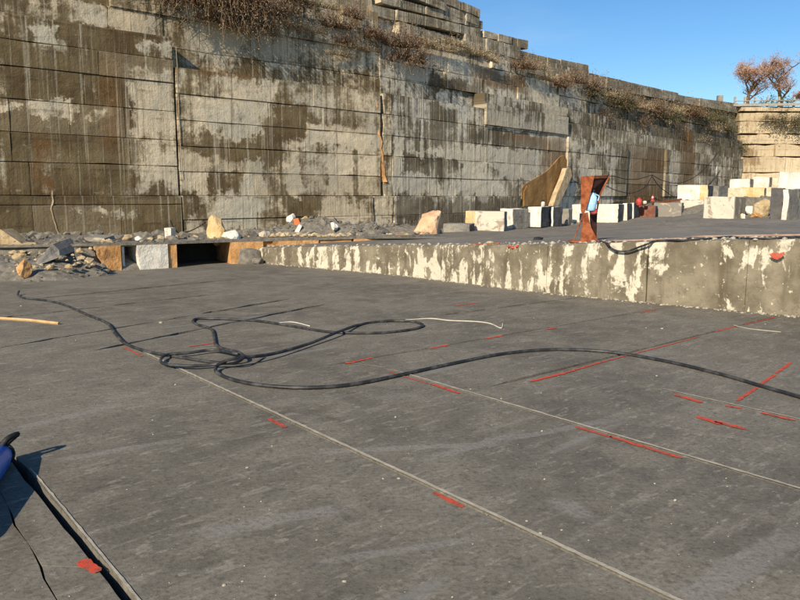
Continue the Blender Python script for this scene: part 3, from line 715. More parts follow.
# section 3
wall3 = tag(empty('quarry_wall', S3.pt(0, 0)), 'sunlit cream quarry wall closing the far right end', 'stone wall')
TOP3 = at_y(760, 106, 79.5).z
for a, b, o, mn in ((-.4, 1.5, .6, 5), (1.5, 3.2, .5, 5), (3.2, 4.6, .35, 4), (4.6, 6.3, .3, 3.4), (6.3, 7.6, -.1, 5), (7.6, 8.7, -.2, 3), (8.7, 10.0, -.3, 4), (10.0, TOP3-.55, -.35, 6), (TOP3-.546, TOP3, -.2, 7)):
    course(S3, -.6, S3.L, a, b, o, wall3, M_w3, mn, jit=.22, topj=.2)
backing(S3, 0, S3.L, -.9, TOP3-.5, wall3, M_under)
S3.extra = 0

# dry stacked blocks along the top of the wall: px of block tops and bottoms
stack = tag(empty('stacked_block_wall', S2.pt(2, 10)), 'row of stacked weathered stone blocks along the top of the long wall', 'block wall')
def zt(x, y): return S2.tz(x, y, -1.2)
def stack_row(xs, top, bot, off=-1.2, mat=M_top, dep=1.3):
    """xs: px joints; top/bot: functions px -> y"""
    for xa, xb in zip(xs, xs[1:]):
        xm = (xa+xb)/2; t0, _ = S2.tz(xa, top(xm), off); t1, _ = S2.tz(xb, top(xm), off); z1 = S2.tz(xm, top(xm), off)[1]; z0 = S2.tz(xm, bot(xm), off)[1]
        ln = t1-t0-.03; c = S2.pt((t0+t1)/2, z0, off-dep/2+random.uniform(-.07, .07))
        global sd_; sd_ += 1
        bm = rough_box(c, S2.d, -S2.n, (ln, dep, z1-z0-.012), .022, 2, sd_, bev=.04)
        sl = (S2.tz(xb, top(xb), off)[1]-S2.tz(xa, top(xa), off)[1])/(t1-t0)
        for v in bm.verts: v.co.z += sl*((v.co-c).dot(S2.d))
        obj('stone_block', bm, mat, stack)
L_ = lambda a, b, c, d: (lambda x: b+(d-b)*(x-a)/(c-a))
stack_row([372, 398, 421, 441, 462, 480], L_(440, -8, 480, 9.5), L_(440, 1, 480, 18))
stack_row([364, 384, 406, 425, 446, 466, 480], L_(440, 1, 480, 18), L_(440, 9.5, 480, 17.8+9))
# second visible rows
stack_row([380, 401, 426, 445, 466, 484], L_(425, 5.5, 484, 21), L_(425, 14, 484, 29))
stack_row([372, 396, 421, 441, 461, 482], L_(421, 15, 482, 28.5), L_(421, 25, 482, 37), off=-1.15)
stack_row([484, 498, 512, 518, 529], L_(484, 30, 529, 40.5), L_(484, 36.5, 529, 49.5))
stack_row([466, 486, 504, 521], L_(466, 33, 521, 47), L_(466, 46, 521, 60), off=-1.1)
stack_row([521, 538, 548, 561], L_(521, 50, 561, 60), L_(521, 62, 561, 73))
stack_row([561, 576, 589], L_(561, 59, 589, 65), L_(561, 72, 589, 77))
stack_row([589, 600, 607, 621, 632, 648, 662, 678], L_(589, 72.5, 678, 93), L_(589, 84, 678, 101))
stack_row([678, 694, 706, 720, 733, 742], L_(678, 95, 742, 104), L_(678, 103, 742, 110))
stack_row([398, 420, 441, 462, 480, 500, 521], L_(400, 22, 521, 57), L_(400, 34, 521, 68), off=-1.05)
stack_row([521, 545, 566, 586, 606, 630, 652, 676, 700, 722, 742], L_(521, 60, 742, 108), L_(521, 72, 742, 114), off=-1.1)

# plateau behind the walls
bm = bmesh.new(); zp = 11.0
pf = [S2.pt(-3, zp, -2.6), S2.pt(L2+1, zp, -2.6)]
for sec, q in ((S1, [S1.pt(TL, 12, -3), S1.pt(S1.L, 12, -3), S1.pt(S1.L, 12, -80), S1.pt(TL, 12, -80)]), (S2, [S2.pt(-1, zp, -2.2), S2.pt(L2, zp, -2.2), S2.pt(L2+80, zp, -90), S2.pt(-1, zp, -90)])):
    f = bm.faces.new([bm.verts.new(p) for p in q])
q = [S3.pt(-3, TOP3-.05, -.6), S3.pt(S3.L+30, TOP3-.05, -.6), S3.pt(S3.L+60, TOP3-.05, -300), S3.pt(-40, TOP3-.05, -300)]
bm.faces.new([bm.verts.new(p) for p in q])
tag(obj('plateau', bm, M_straw), kind='structure')

# ------------------------------------------------------------------ guard rail on the far wall
gr = tag(empty('guard_rail', S3.pt(0, TOP3, -.5)), 'pale metal guard rail with upright posts on the far wall', 'railing')
for x in (735, 745, 755, 767.5, 779, 794, 810, 826):
    p = at_y(x, 106.5, 79.3+.004*(x-740)); h = 9.0/737*79.5
    obj('post', prism_bm([p+Vector((-.09, 0, -.2)), p+Vector((.09, 0, -.2)), p+Vector((.09, 0, h)), p+Vector((.02, 0, h+.06)), p+Vector((-.09, 0, h))], Vector((0, .18, 0))), M_rail, gr)
a, b = at_y(733, 105, 79.1), at_y(840, 103.6, 79.4)
d3 = (b-a).normalized()
obj('rail', prism_bm([a+Vector((0, 0, -.12)), b+Vector((0, 0, -.12)), b+Vector((0, 0, -.04)), b+Vector((0, -.06, .0)), b+Vector((0, 0, .06)), b+Vector((0, 0, .14)), a+Vector((0, 0, .14))][:0] or [a+Vector((0, 0, -.12)), b+Vector((0, 0, -.12)), b+Vector((0, 0, .12)), a+Vector((0, 0, .12))], Vector((0, .05, 0))), M_rail, gr)
obj('rail', tube_bm([at_y(735, 101, 79.25), at_y(840, 99.5, 79.5)], .05, 6), M_rail, gr)
p = at_y(719.5, 103, 78); 
tag(origin(obj('marker_post', rough_box(p-Vector((0, 0, 1)), Vector((1, 0, 0)), Vector((0, 1, 0)), (.55, .4, 1.75), .01, 1, 3), M_greyshade), p), 'short grey post standing on the wall left of the guard rail', 'post')

# ------------------------------------------------------------------ trees and bushes
def leaf_cluster(bm, c, r, n, size, rnd, flat=1.0):
    for _ in range(n):
        d = Vector((rnd.gauss(0, 1), rnd.gauss(0, 1), rnd.gauss(0, flat))); p = c+d*r*.5
        a = Vector((rnd.uniform(-1, 1), rnd.uniform(-1, 1), rnd.uniform(-1, 1))).normalized(); b = a.orthogonal().normalized()
        s = size*rnd.uniform(.6, 1.3)
        bm.faces.new([bm.verts.new(p+a*s), bm.verts.new(p+b*s*.6), bm.verts.new(p-a*s), bm.verts.new(p-b*s*.6)])
def tree(base, h, spread, seed, label, lm, dens=1.0, bare=.35):
    rnd = random.Random(seed); root = tag(empty('oak_tree', base), label, 'tree', 'trees above the far wall')
    tb = bmesh.new(); lb = bmesh.new()
    def grow(p, d, L, r, lev):
        pts = [p]; q = p
        for j in range(4):
            d = (d+Vector((rnd.gauss(0, .13), rnd.gauss(0, .13), rnd.gauss(.02, .09)))).normalized(); q = q+d*L/4; pts.append(q)
        tube_bm(pts, r, 5 if lev < 2 else 3, tb, False, r*.55)
        if lev == 1: leaf_cluster(lb, pts[3], L*.7, int(30*dens), .06, rnd)
        if lev >= 2:
            k = rnd.random()
            if k > bare: leaf_cluster(lb, pts[-1], L*.85, int(46*dens), .06, rnd); leaf_cluster(lb, pts[2], L*.8, int(30*dens), .055, rnd)
        if lev < 4:
            for c in range(8 if lev == 0 else 3 if lev < 3 else 2):
                at = pts[rnd.choice((2, 3, 4))] if lev else pts[rnd.choice((1, 2, 3, 4))]
                ang = rnd.uniform(0, 6.28); side = Vector((math.cos(ang)*spread, math.sin(ang)*spread, rnd.uniform(.1, .75)))
                grow(at, (d*.55+side).normalized(), L*rnd.uniform(.55, .75), r*.52, lev+1)
    grow(base, Vector((0.05, 0, 1)), h*.42, h*.035, 0)
    obj('trunk', tb, M_trunk, root); obj('crown', lb, lm, root)
tb1 = at_y(747, 107, 86); tree(tb1, 6.9, 1.1, 3, 'left russet tree with sparse dry leaves above the far wall', M_oak, 1.1)
tb2 = at_y(781, 107, 87); tree(tb2, 7.0, 1.15, 17, 'right russet tree, wider and barer, above the far wall', M_oak, 1.0, .45)
tb3 = at_y(806, 108, 92); tree(tb3, 3.2, 1.1, 21, 'low orange tree cut by the right edge above the guard rail', M_oak, .9)
tb4 = at_y(740, 107, 87)
def bushy(name, p, sx, sz, seed, mats, label, cat, group=None, n=60, leaf=.05, droop=.0, ln=.8, sec=None, leaves=160):
    """shrub of thin curved twigs with leaf bits"""
    rnd = random.Random(seed); bt = bmesh.new(); bl = bmesh.new()
    dx = sec.d if sec else Vector((1, 0, 0)); dn = sec.n if sec else Vector((0, -1, 0))
    for i in range(n):
        u = rnd.uniform(-1, 1); b = dx*u*sx*.8; g = (1-abs(u)**2*.6)
        d = (dx*rnd.gauss(0, .6)+dn*rnd.uniform(.0, .9)+Vector((0, 0, rnd.uniform(.2, 1.1)))).normalized(); L = ln*g*rnd.uniform(.4, 1)*sz
        q = b.copy(); pr = None; wv = d.cross(Vector((0, 0, 1)))
        if wv.length < .1: wv = dx.copy()
        wv = wv.normalized()*.015*(1+sx*.2)
        for j in range(5):
            cur = (bt.verts.new(q-wv*(1-j*.2)), bt.verts.new(q+wv*(1-j*.2)))
            if pr: bt.faces.new((pr[0], pr[1], cur[1], cur[0]))
            pr = cur; d = (d+Vector((rnd.gauss(0, .2), rnd.gauss(0, .2), rnd.gauss(0, .2)-droop*(.3+.3*j)))).normalized(); q = q+d*L/4
            if j > 1: leaf_cluster(bl, q, .09*sz, max(1, leaves//n//3), leaf*.9, rnd)
    root = tag(empty(name, p), label, cat, group)
    a = obj('twigs', bt, mats[0]); b = obj('leaves', bl, mats[1])
    for o in (a, b): o.parent = root
    return root
def copy_thing(root, loc, label, scale=1, rz=0):
    c = root.copy(); COL.objects.link(c); c.location = loc; c.scale = (scale,)*3; c.rotation_euler = (0, 0, rz); c['label'] = label
    for ch in root.children:
        k = ch.copy(); COL.objects.link(k); k.parent = c
    return c
GV = 'dry plants growing on the wall ledges'
fb = bushy('bush', at_y(775, 106, 83), 2.2, 1.5, 5, (M_darkgreen, M_darkgreen), 'low dark green bush behind the guard rail under the trees', 'bush', None, 70, .09, .1, 1.2, None, 900)
# hanging brambles and dry tufts on ledges (section 1 and 2)
P1 = lambda x, y, o=REC+.15: S1.pt(*S1.tz(x, y, o), o)
P2 = lambda x, y, o=-.7: S2.pt(*S2.tz(x, y, o), o)
P3 = lambda x, y, o=.2: S3.pt(*S3.tz(x, y, o), o)
hang1 = bushy('bramble', P1(225, 8), 1.8, 2.1, 1, (M_twig, M_straw), 'long dry brambles hanging down the wall from the top left', 'bramble', GV, 190, .03, .42, 1.5, S1, 900)
bigb = bushy('bramble', P1(262, 14), 1.7, 1.8, 2, (M_twig, M_twig), 'dark brown bramble thicket hanging at top centre of the left wall', 'bramble', GV, 220, .04, .36, 1.3, S1, 1800)
redb = bushy('bramble', P1(336, 28), 1.1, 1.1, 3, (M_twig, M_twigr), 'reddish dry bush on the ledge under the stacked blocks', 'bush', GV, 140, .035, .18, 1.2, S1, 1100)
dry = bushy('grass_tuft', P2(455, 46), 1.5, .8, 4, (M_straw, M_straw), 'pale straw tuft on the ledge left of the sky line', 'grass', GV, 150, .03, .1, 1.0, S2, 500)
olive = bushy('bramble', P2(700, 118), 2.2, 1.6, 6, (M_twig, M_green), 'olive bramble hanging near the far corner of the wall', 'bramble', GV, 150, .07, .3, 1.2, S2, 900)
olive3 = bushy('bramble', P3(788, 124), 2.3, 2.2, 8, (M_twig, M_green), 'dark olive bramble hanging over the sunlit far wall', 'bramble', GV, 170, .09, .42, 1.2, S3, 1500)
greenb = copy_thing(olive, P1(300, 6), 'green leafed bramble at the top of the frame on the left wall', .5)
rnd = random.Random(12)
def many(lst, where):
    for src, x, y, s, lab in lst: copy_thing(src, where(x, y), lab, s, rnd.uniform(-.25, .25))
many([(bigb, 243, 2, .9, 'dark thicket hanging at top of frame left of the centre thicket'), (hang1, 205, 0, .8, 'leftmost long bramble hanging from the top of the frame'),
      (hang1, 222, 24, .9, 'pale hanging grass strands left of the thicket low end'), (hang1, 180, 2, .7, 'sparse dry strands at the top above the triangular shadow'), (hang1, 250, 28, .85, 'long pale brambles hanging below the dark thicket'), (bigb, 282, 0, .85, 'dark bramble mass at the top edge beside the green leaves'),
      (hang1, 165, -4, .6, 'thin roots hanging at top above the small pale joint'), (redb, 352, 18, .8, 'small reddish bush high under the stacked blocks'), (redb, 345, 44, .75, 'reddish bush on the lower ledge below its larger twin'),
      (redb, 375, 38, .9, 'reddish bush right of the largest red bush on the ledge'), (dry, 232, 30, .8, 'straw tuft among the long hanging strands at the top left'), (dry, 266, 34, .8, 'straw tuft below the centre of the dark thicket'), (dry, 292, 26, .7, 'straw tuft below the green bramble at its left'), (dry, 340, 56, .7, 'lowest straw tuft beneath the largest red bush'), (dry, 322, 8, .8, 'straw tuft left of the red bush at the top'), (dry, 360, 50, .8, 'straw tuft on the ledge between two red bushes'), (dry, 310, 32, .7, 'straw tuft in the shade below the green bramble')], lambda x, y: P1(x, y))
many([(bigb, 408, 52, 1.0, 'dark red brown thicket on the wall right of the fissure top'), (redb, 400, 38, 1.2, 'reddish bush above the dark thicket below the stacked blocks'), (dry, 425, 36, 1.0, 'straw tuft right of the dark thicket'),
      (dry, 440, 42, 1.0, 'straw tuft under the middle of the stacked blocks'), (dry, 475, 46, 1.0, 'straw tuft below the notch in the block row'), (dry, 490, 52, 1.0, 'straw tuft under the four low blocks'),
      (redb, 523, 60, 1.1, 'reddish bush below the first sky line step'), (dry, 532, 60, 1.1, 'straw tuft hanging below the first sky line step'), (redb, 560, 78, 1.2, 'red bush on the ledge below the tall block pair'),
      (dry, 548, 72, 1.1, 'straw tuft beside the ledge bush below the tall blocks'), (redb, 575, 74, 1.2, 'reddish growth at the foot of the tall block pair'), (olive, 590, 88, .8, 'olive bramble below the end of the tall block pair'),
      (redb, 592, 82, 1.4, 'wide red bush under the small step in the sky line'), (dry, 607, 88, 1.2, 'straw growth spilling over the ledge mid wall'), (olive, 618, 96, .9, 'olive bramble on the shaded upper wall'),
      (redb, 625, 96, 1.5, 'red brown bush left of the olive brambles'), (dry, 640, 100, 1.4, 'straw tuft hanging on the upper far wall'), (redb, 655, 104, 1.5, 'red brown bush on the far upper wall'),
      (olive, 665, 110, .9, 'olive bramble halfway to the far corner'), (dry, 675, 104, 1.5, 'pale tuft below the long low blocks'), (redb, 690, 106, 1.5, 'red brown bush next to the olive hanging bramble'),
      (olive, 716, 112, 1.0, 'olive bramble second from the far corner'), (olive, 728, 122, .9, 'olive bramble lowest near the far corner'), (dry, 712, 122, 1.6, 'pale straw clump near the far corner'),
      (dry, 572, 136, .9, 'straw tuft on top of the projecting block tier'), (dry, 610, 146, .9, 'straw tuft on the tier above the rusty stand'), (redb, 600, 112, 1.1, 'red bush on the streaked wall above the stand'),
      (dry, 406, 100, .9, 'straw tuft low beside the orange fissure'), (olive, 735, 140, .8, 'olive growth in the far corner itself'), (dry, 700, 134, 1.5, 'straw growth low in the far wall'), (redb, 640, 118, 1.2, 'red brown growth midway up the far wall')], lambda x, y: P2(x, y+9))
many([(olive3, 768, 120, .6, 'small olive bramble left on the sunlit far wall'), (olive3, 800, 126, .8, 'olive bramble cut by the right edge on the sunlit wall')], lambda x, y: P3(x, y))

# ------------------------------------------------------------------ cut blocks on the upper floor
GB = 'cut stone blocks lying on the upper floor'
def cut_block(xl, xc, xr, yt, yb, Y, mats, label, a=15, seed=0, cat='stone block', group=GB, skew=.02, name='stone_block', dep=None, tilt=0, bands=None):
    C = at_y(xc, yb, Y); ph = math.atan2(C.x, C.y); k = 737.0/Y; A = R(a)
    l1 = (xc-xl)/k/math.cos(A); l2 = (xr-xc)/k/max(.17, math.sin(A)) if dep is None else dep; h = (yb-yt)/k
    view = Vector((math.sin(ph), math.cos(ph), 0)); right = Vector((math.cos(ph), -math.sin(ph), 0))
    u1 = -right*math.cos(A)+view*math.sin(A); u2 = right*math.sin(A)+view*math.cos(A)
    l1 /= max(.4, math.cos(ph)); c = C+u1*l1/2+u2*l2/2-Vector((0, 0, .03))
    bm = rough_box(c, -u1, u2, (l1, l2, h+.03), .022, 3, seed, bev=.035, skew=skew)
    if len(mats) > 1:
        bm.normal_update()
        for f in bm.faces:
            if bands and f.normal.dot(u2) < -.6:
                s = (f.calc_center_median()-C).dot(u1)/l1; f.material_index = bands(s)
            elif f.normal.dot(u1) < -.5: f.material_index = 1  # second material darkens most right sides: shade put into the colour
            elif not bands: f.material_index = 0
    o = obj(name, bm, list(mats)); origin(o, c); tag(o, label, cat, group); return o
cut_block(443, 470, 472, 224, 233, 34, (M_greyshade, M_dgreyshade), 'low grey slab block right of the pink boulder', 12, 41, dep=1.2)
cut_block(465, 504, 506, 211.5, 231, 35, (M_mott, M_greyshade, M_yel), 'mottled white block with a yellow left end and brown stain', 8, 42, dep=1.0, bands=lambda s: 2 if s > .78 else 0)
cut_block(500, 513, 529, 209, 228.5, 37, (M_white, M_greyshade), 'block with a shade-greyed side between the mottled white and the plain white block', 35, 43)
cut_block(528, 541, 552, 207, 227, 38, (M_white, M_dgreyshade), 'white block with a right side coloured dark for shade and a bottle on top', 18, 44)
cut_block(551, 553, 562, 207, 226, 39, (M_white, M_dgreyshade), 'narrow block, its side coloured dark for shade, with only a sliver of white front', 25, 45)
cut_block(560, 568, 572, 209, 225, 41, (M_greyshade, M_mottg), 'brownish grey block behind the narrow shade-dark block', 20, 46)
cut_block(569, 580, 582, 213.5, 224, 42.5, (M_white, M_dgreyshade), 'low white stone under the left end of the long white block', 10, 47, dep=.8)
cut_block(574, 618, 623.5, 204.5, 223, 43, (M_white, M_dgreyshade), 'long white block seen behind the rusty steel stand', 14, 48)
cut_block(623, 627, 629.5, 203.5, 221, 44, (M_white, M_dgreyshade), 'thin upright white slab right of the long white block', 14, 49, dep=1.2)
cut_block(629.5, 633.5, 637, 203, 220.5, 45, (M_white, M_dgreyshade), 'second thin upright white slab, next to the dark red block', 14, 50, dep=1.2)
cut_block(636, 655, 657, 206, 218.5, 46, (simple('dark_red_stone', (.16, .06, .035), (.25, .11, .07), 3), M_dgreyshade), 'dark red brown block right of the thin white slabs', 8, 51, dep=1.0)
cut_block(656, 681, 683, 203, 218, 46.5, (M_mottg, M_greyshade), 'long low grey block right of the dark red block', 6, 52, dep=1.0)
cut_block(683, 706, 708, 200.5, 216, 47, (M_mott, M_greyshade), 'tan and white broken block partly behind the big white block', 6, 53, dep=1.0)
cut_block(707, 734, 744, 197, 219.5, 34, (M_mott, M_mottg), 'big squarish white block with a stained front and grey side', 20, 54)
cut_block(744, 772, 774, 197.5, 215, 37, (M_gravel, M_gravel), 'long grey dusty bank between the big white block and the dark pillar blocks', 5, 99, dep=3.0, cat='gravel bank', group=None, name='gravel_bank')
cut_block(681, 707.5, 712.5, 185, 201, 58, (M_white, M_dgreyshade, M_yel), 'raised white block with an orange stripe at its right end', 10, 55, bands=lambda s: 2 if s < .27 else 0)
cut_block(713, 718, 727, 186, 200, 62, (M_greyshade, M_greyshade), 'grey block right of the raised white and orange block', 20, 56)
cut_block(772, 782, 783, 188, 219.5, 32.6, (M_dgreyshade, M_dgreyshade), 'tall dark grey block at the left of the right hand group', 8, 57, dep=1.1)
cut_block(782.5, 787, 800, 189.5, 220, 31.6, (M_white, M_greyshade), 'tall block with a thin white edge and shade-greyed side at the right', 22, 58)
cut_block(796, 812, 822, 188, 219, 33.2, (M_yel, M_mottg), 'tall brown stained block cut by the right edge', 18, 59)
cut_block(784, 806, 815, 172, 188.2, 32.6, (M_white, M_greyshade), 'white block resting on top of the tall right hand blocks', 14, 60)
G2 = 'pale blocks piled in the far corner'
for i, (a, b, c, yt, yb, Y, mt, lab) in enumerate([
    (727, 744, 746, 188, 197, 66, M_cream, 'cream block low at the left end of the far corner pile'), (745, 764, 766, 187.5, 197, 65, M_yel, 'yellow block in the middle of the bottom row in the far corner'),
    (766, 780, 783, 187, 197, 66, M_cream, 'cream block at right end of the bottom row of the corner pile'), (733, 750, 753, 179, 188, 67, M_white, 'white block on top row at the left of the corner pile'),
    (755, 769, 771, 177, 187.5, 67.5, M_white, 'white tilted block in the middle of the top row of the corner pile'), (770, 782, 785, 178, 187, 68, M_cream, 'cream block at the right end of the top row of the corner pile'),
    (783, 800, 804, 186, 197, 67, M_cream, 'cream block behind the tall right hand blocks')]):
    cut_block(a, b, c, yt, yb, Y, (mt, M_greyshade), lab, 12, 70+i, group=G2, skew=.05)

# boulders and rubble
GR = 'loose stones along the foot of the walls'
def rock(x, y, Y, wpx, hpx, mat, label, seed, name='boulder', cat='boulder', sub=2, planes=8, group=GR):
    C = at_y(x, y, Y); k = 737./Y; o = obj(name, rock_bm(C-Vector((0, 0, .05)), (wpx/2/k*1.35, wpx/2/k*1.1, hpx/k/1.15), seed, planes+4, 3 if wpx > 9 else 2), mat)
    origin(o, C); return tag(o, label, cat, group)
# pink cone shaped boulder
pk = obj('boulder', rock_bm(at_y(427, 233.5, 27)-Vector((0, 0, .05)), (.62, .5, .78), 5, 7, 3), M_pink)
for v in pk.data.vertices:
    c = at_y(427, 233.5, 27); h = (v.co.z-c.z)/.9; v.co.x += .28*max(0, h)-.30*max(0, .35-h)*(1 if v.co.x < c.x else -.3)
origin(pk, at_y(427, 233.5, 27)); tag(pk, 'pinkish leaning boulder with a broad foot standing before the wall', 'boulder', GR)
ROCKS = [(216, 238, 23, 19, 20, M_yel, 'large yellow and white boulder on the left terrace'), (232, 238, 22.8, 22, 9, M_white, 'white stone wedge leaning right of the yellow boulder'), (249, 236, 24, 16, 7, M_gravel, 'grey rubble stone right of the white wedge'),
    (264, 238, 23.2, 13, 9, M_cream, 'small pointed cream stone on the terrace edge'), (291, 222, 27, 11, 9, M_white, 'white stone balanced on top of the rubble heap'),
    (306, 224, 27, 8, 9, M_yel, 'small yellow cube like stone on the rubble heap'), (334, 228, 25, 7, 7, M_white, 'white chip stone at the right end of the rubble heap'),
    (322, 230, 25.5, 14, 12, M_gravel, 'grey stone at the middle of the rubble heap'), (340, 231, 25.5, 10, 7, M_gravel, 'grey stone low right in the rubble heap'), (312, 236, 24.5, 12, 5, M_dgreyshade, 'dark flat stone in front of the rubble heap'),
    (24, 270, 17.5, 12, 13, M_orange, 'small orange pentagonal stone at the foot of the left heap'), (92, 272, 18.8, 7, 5, M_orange, 'orange chip beside the orange face block'), (138, 238.5, 21, 7, 4, M_white, 'white chip on the terrace above the white face'),
    (128, 238, 21.5, 10, 5, M_tanrock, 'tan flat chip on the terrace edge'), (590, 234, 22, 3, 2, M_dgreyshade, 'tiny stone beyond the rusty stand'), (490, 242.5, 17, 8, 3, M_tanrock, 'tan chip on the bench edge left of the dark rag'),
    (752, 214, 36, 12, 9, M_white, 'white broken stone before the gravel bank'), (763, 213, 35.5, 16, 13, M_tanrock, 'tan broken boulder before the gravel bank'), (756, 217, 35, 10, 5, M_orange, 'brown chip at the foot of the gravel bank'), (743, 217.5, 34.5, 6, 5, M_white, 'small white chip right of the big white block'),
    (62, 258, 18.3, 9, 5, M_gravel, 'grey lump on the gravel heap'), (30, 250, 19.5, 10, 6, M_white, 'pale stone between the two tilted slabs'), (20, 258, 18.6, 12, 6, M_tanrock, 'tan rubble below the leaning tan slab'), (44, 246, 20, 16, 3, M_white, 'white flat strip of stone behind the grey slab')]
for i, (x, y, Y, wp, h, mt, lab) in enumerate(ROCKS): rock(x, y, Y, wp, h, mt, lab, 100+i)
# slabs
def slab(px, Y, dep, mat, label, name='stone_slab', cat='stone slab', group=GR, dz=0, back=Vector((0, 1, 0))):
    pts = [at_y(x, y, Y+dy) for x, y, dy in px]; o = obj(name, prism_bm(pts, back*dep+Vector((0, 0, dz))), mat); origin(o, pts[0]); return tag(o, label, cat, group)
slab([(0, 249, 0), (24, 248, 0), (25, 250, 0), (6, 255, 0), (-14, 258, 0)], 19.3, .7, M_tanrock, 'tan flat slab lying at the left edge under the tilted slab', dz=.12)
slab([(-6, 230, .0), (1, 229.5, 0), (22, 244, 0), (20, 248, 0), (-10, 247, 0)], 19.8, .6, M_tanrock, 'tan slab tilted up at the far left against the wall')
slab([(35, 263, 0), (39, 265, 0), (60, 257, .3), (59, 250, .5), (53, 244, .5)], 18.2, 1.0, M_greyshade, 'grey slab tilted on the gravel heap at the left', dz=.1)
slab([(84, 237.5, 0), (104, 238.5, 0), (106, 242, 0), (85, 241.5, 0)], 20.5, .7, M_mottg, 'pale flat slab on top of the orange face block', dz=.05)
slab([(331, 219, 0), (334, 218, 0), (342, 228, 0), (339, 230, 0)], 25.4, .4, M_greyshade, 'grey leaning slab on the right of the rubble heap')
slab([(295, 231, 0), (299, 224, 0), (302, 226, 0), (297, 236, 0), (293, 236, 0)], 25.0, .25, M_white, 'narrow white splinter standing in front of the orange stone')
slab([(293, 219, 0), (298, 218, 0), (301, 225, 0), (299, 231, 0), (295, 227, 0)], 25.3, .3, simple('bright_orange_stone', (.55, .16, .05), (.62, .22, .08), 4), 'bright orange stone standing in the rubble heap')
slab([(164, 228, 0), (171, 228, 0), (171, 238, 0), (165, 238, 0)], 22.0, .45, M_white, 'small white upright stone at the wall with cables behind')
# gravel heaps
def heap(name, bumps, x0, x1, y0, y1, n, label, seed, base=-.1):
    bm = bmesh.new(); V = []
    for i in range(n+1):
        r_ = []
        for j in range(n+1):
            X, Y = lerp(x0, x1, i/n), lerp(y0, y1, j/n); z = base
            for cx, cy, rx, ry, h in bumps: z = max(z, h*max(0, 1-((X-cx)/rx)**2-((Y-cy)/ry)**2)**.8 + base)
            z += (.05*nz(X*2.5, Y*2.5, seed)+.05*nz(X*7, Y*7, seed))*(1 if z > base else 0); r_.append(bm.verts.new((X, Y, z)))
        V.append(r_)
    for i in range(n):
        for j in range(n): bm.faces.new((V[i][j], V[i+1][j], V[i+1][j+1], V[i][j+1]))
    # scattered stones in the heap
    rnd = random.Random(seed)
    for _ in range(260):
        cx, cy, rx, ry, h = rnd.choice(bumps); a = rnd.uniform(0, 6.28); q = math.sqrt(rnd.random())*.97
        X, Y = cx+rx*q*math.cos(a), cy+ry*q*math.sin(a); z = base+h*max(0, 1-q*q)**.8; s = rnd.choice((.03, .04, .05, .09))
        rock_bm(Vector((X, Y, z)), (s*1.3, s, s*.8), rnd.randrange(999), 6, 1, bm)
    return tag(obj(name, bm, M_gravel), label, 'gravel', kind='stuff')
def hx(x, Y): return (x-400)/737*Y
heap('gravel_heap', [(hx(10, 18.6), 18.7, 2.2, 1.3, .55), (hx(64, 19.8), 20.0, 1.15, 1.3, 1.0), (hx(80, 19), 19.0, .8, .8, .38), (hx(35, 18), 18.2, 1.2, .9, .35), (hx(-60, 18), 18.6, 2.5, 1.6, .7), (hx(45, 20), 20.6, 2.6, 1.3, .8)], -13.5, -6.6, 16.8, 22.2, 60, 'dark gravel heap with stones at the left edge', 3)
heap('gravel_heap', [(hx(312, 25), 25.8, 1.5, .9, .62), (hx(345, 25), 25.6, .9, .7, .42), (hx(364, 25.5), 26, 1.0, .8, .42), (hx(285, 25), 25.4, .8, .6, .35), (hx(250, 24), 24.8, 1.2, .6, .25), (hx(395, 27), 27.5, 1.6, .9, .3)], -6.5, 1.6, 23.8, 28.6, 60, 'grey rubble heap on the terrace before the wall', 5, .66)
heap('gravel_bank', [(hx(755, 40), 40.5, 3.4, 3.8, 1.75), (hx(735, 47), 48, 4.5, 4.5, 1.6), (hx(700, 54), 55, 6, 5, 1.5), (hx(775, 50), 52, 6, 7, 1.7)], 12, 36, 34, 62, 70, 'grey gravel bank rising behind the big white block', 7, .25)
rnd = random.Random(41); bm = bmesh.new()
for _ in range(300):
    x = rnd.uniform(-40, 430); Yf = interp(TF, x); Y = lerp(Yf+.15, wallY(x)-.3, rnd.random()**1.3); X = (x-400)/737*Y
    s_ = rnd.choice((.04, .06, .08, .12, .2))*(.6+.6*rnd.random()); rock_bm(Vector((X, Y, terr_z(X, Y, 1)-.01)), (s_*1.4, s_, s_*.7), rnd.randrange(999), 6, 1, bm)
tag(obj('rubble', bm, M_gravel), 'small grey rubble strewn over the terrace at the foot of the left wall', 'rubble', kind='stuff')
rnd = random.Random(47); bm = bmesh.new()
for _ in range(240):
    x = rnd.choice((rnd.uniform(-10, 110), rnd.uniform(270, 350), rnd.uniform(0, 420))); Y = interp(TF, x)+rnd.uniform(.1, 2.2)-(1.6 if x < 90 else 0); X = (x-400)/737*Y
    zz = terr_z(X, Y, 1) if x > 95 else lerp(.05, .7, min(1, max(0, (Y-17.4)/2.4))); s_ = rnd.choice((.03, .04, .06, .10))*(.6+.6*rnd.random()); rock_bm(Vector((X, Y, zz+.02)), (s_*1.4, s_, s_*.8), rnd.randrange(999), 6, 1, bm)
tag(obj('stone_chips', bm, M_tanrock), 'tan and pale broken chips among the rubble at the foot of the left wall', 'rubble', kind='stuff')
rnd = random.Random(43); bm = bmesh.new()
for _ in range(420):
    x = rnd.uniform(430, 800); Y = lerp(30, wallY(x)-1.2, .55+.45*rnd.random()**.6); X = (x-400)/737*Y
    s_ = rnd.choice((.05, .08, .12, .2))*(.6+.6*rnd.random()); rock_bm(Vector((X, Y, deck_z(X, Y)-.01)), (s_*1.4, s_, s_*.7), rnd.randrange(999), 6, 1, bm)
tag(obj('rubble', bm, M_gravel), 'small grey rubble along the foot of the long wall behind the cut blocks', 'rubble', kind='stuff')
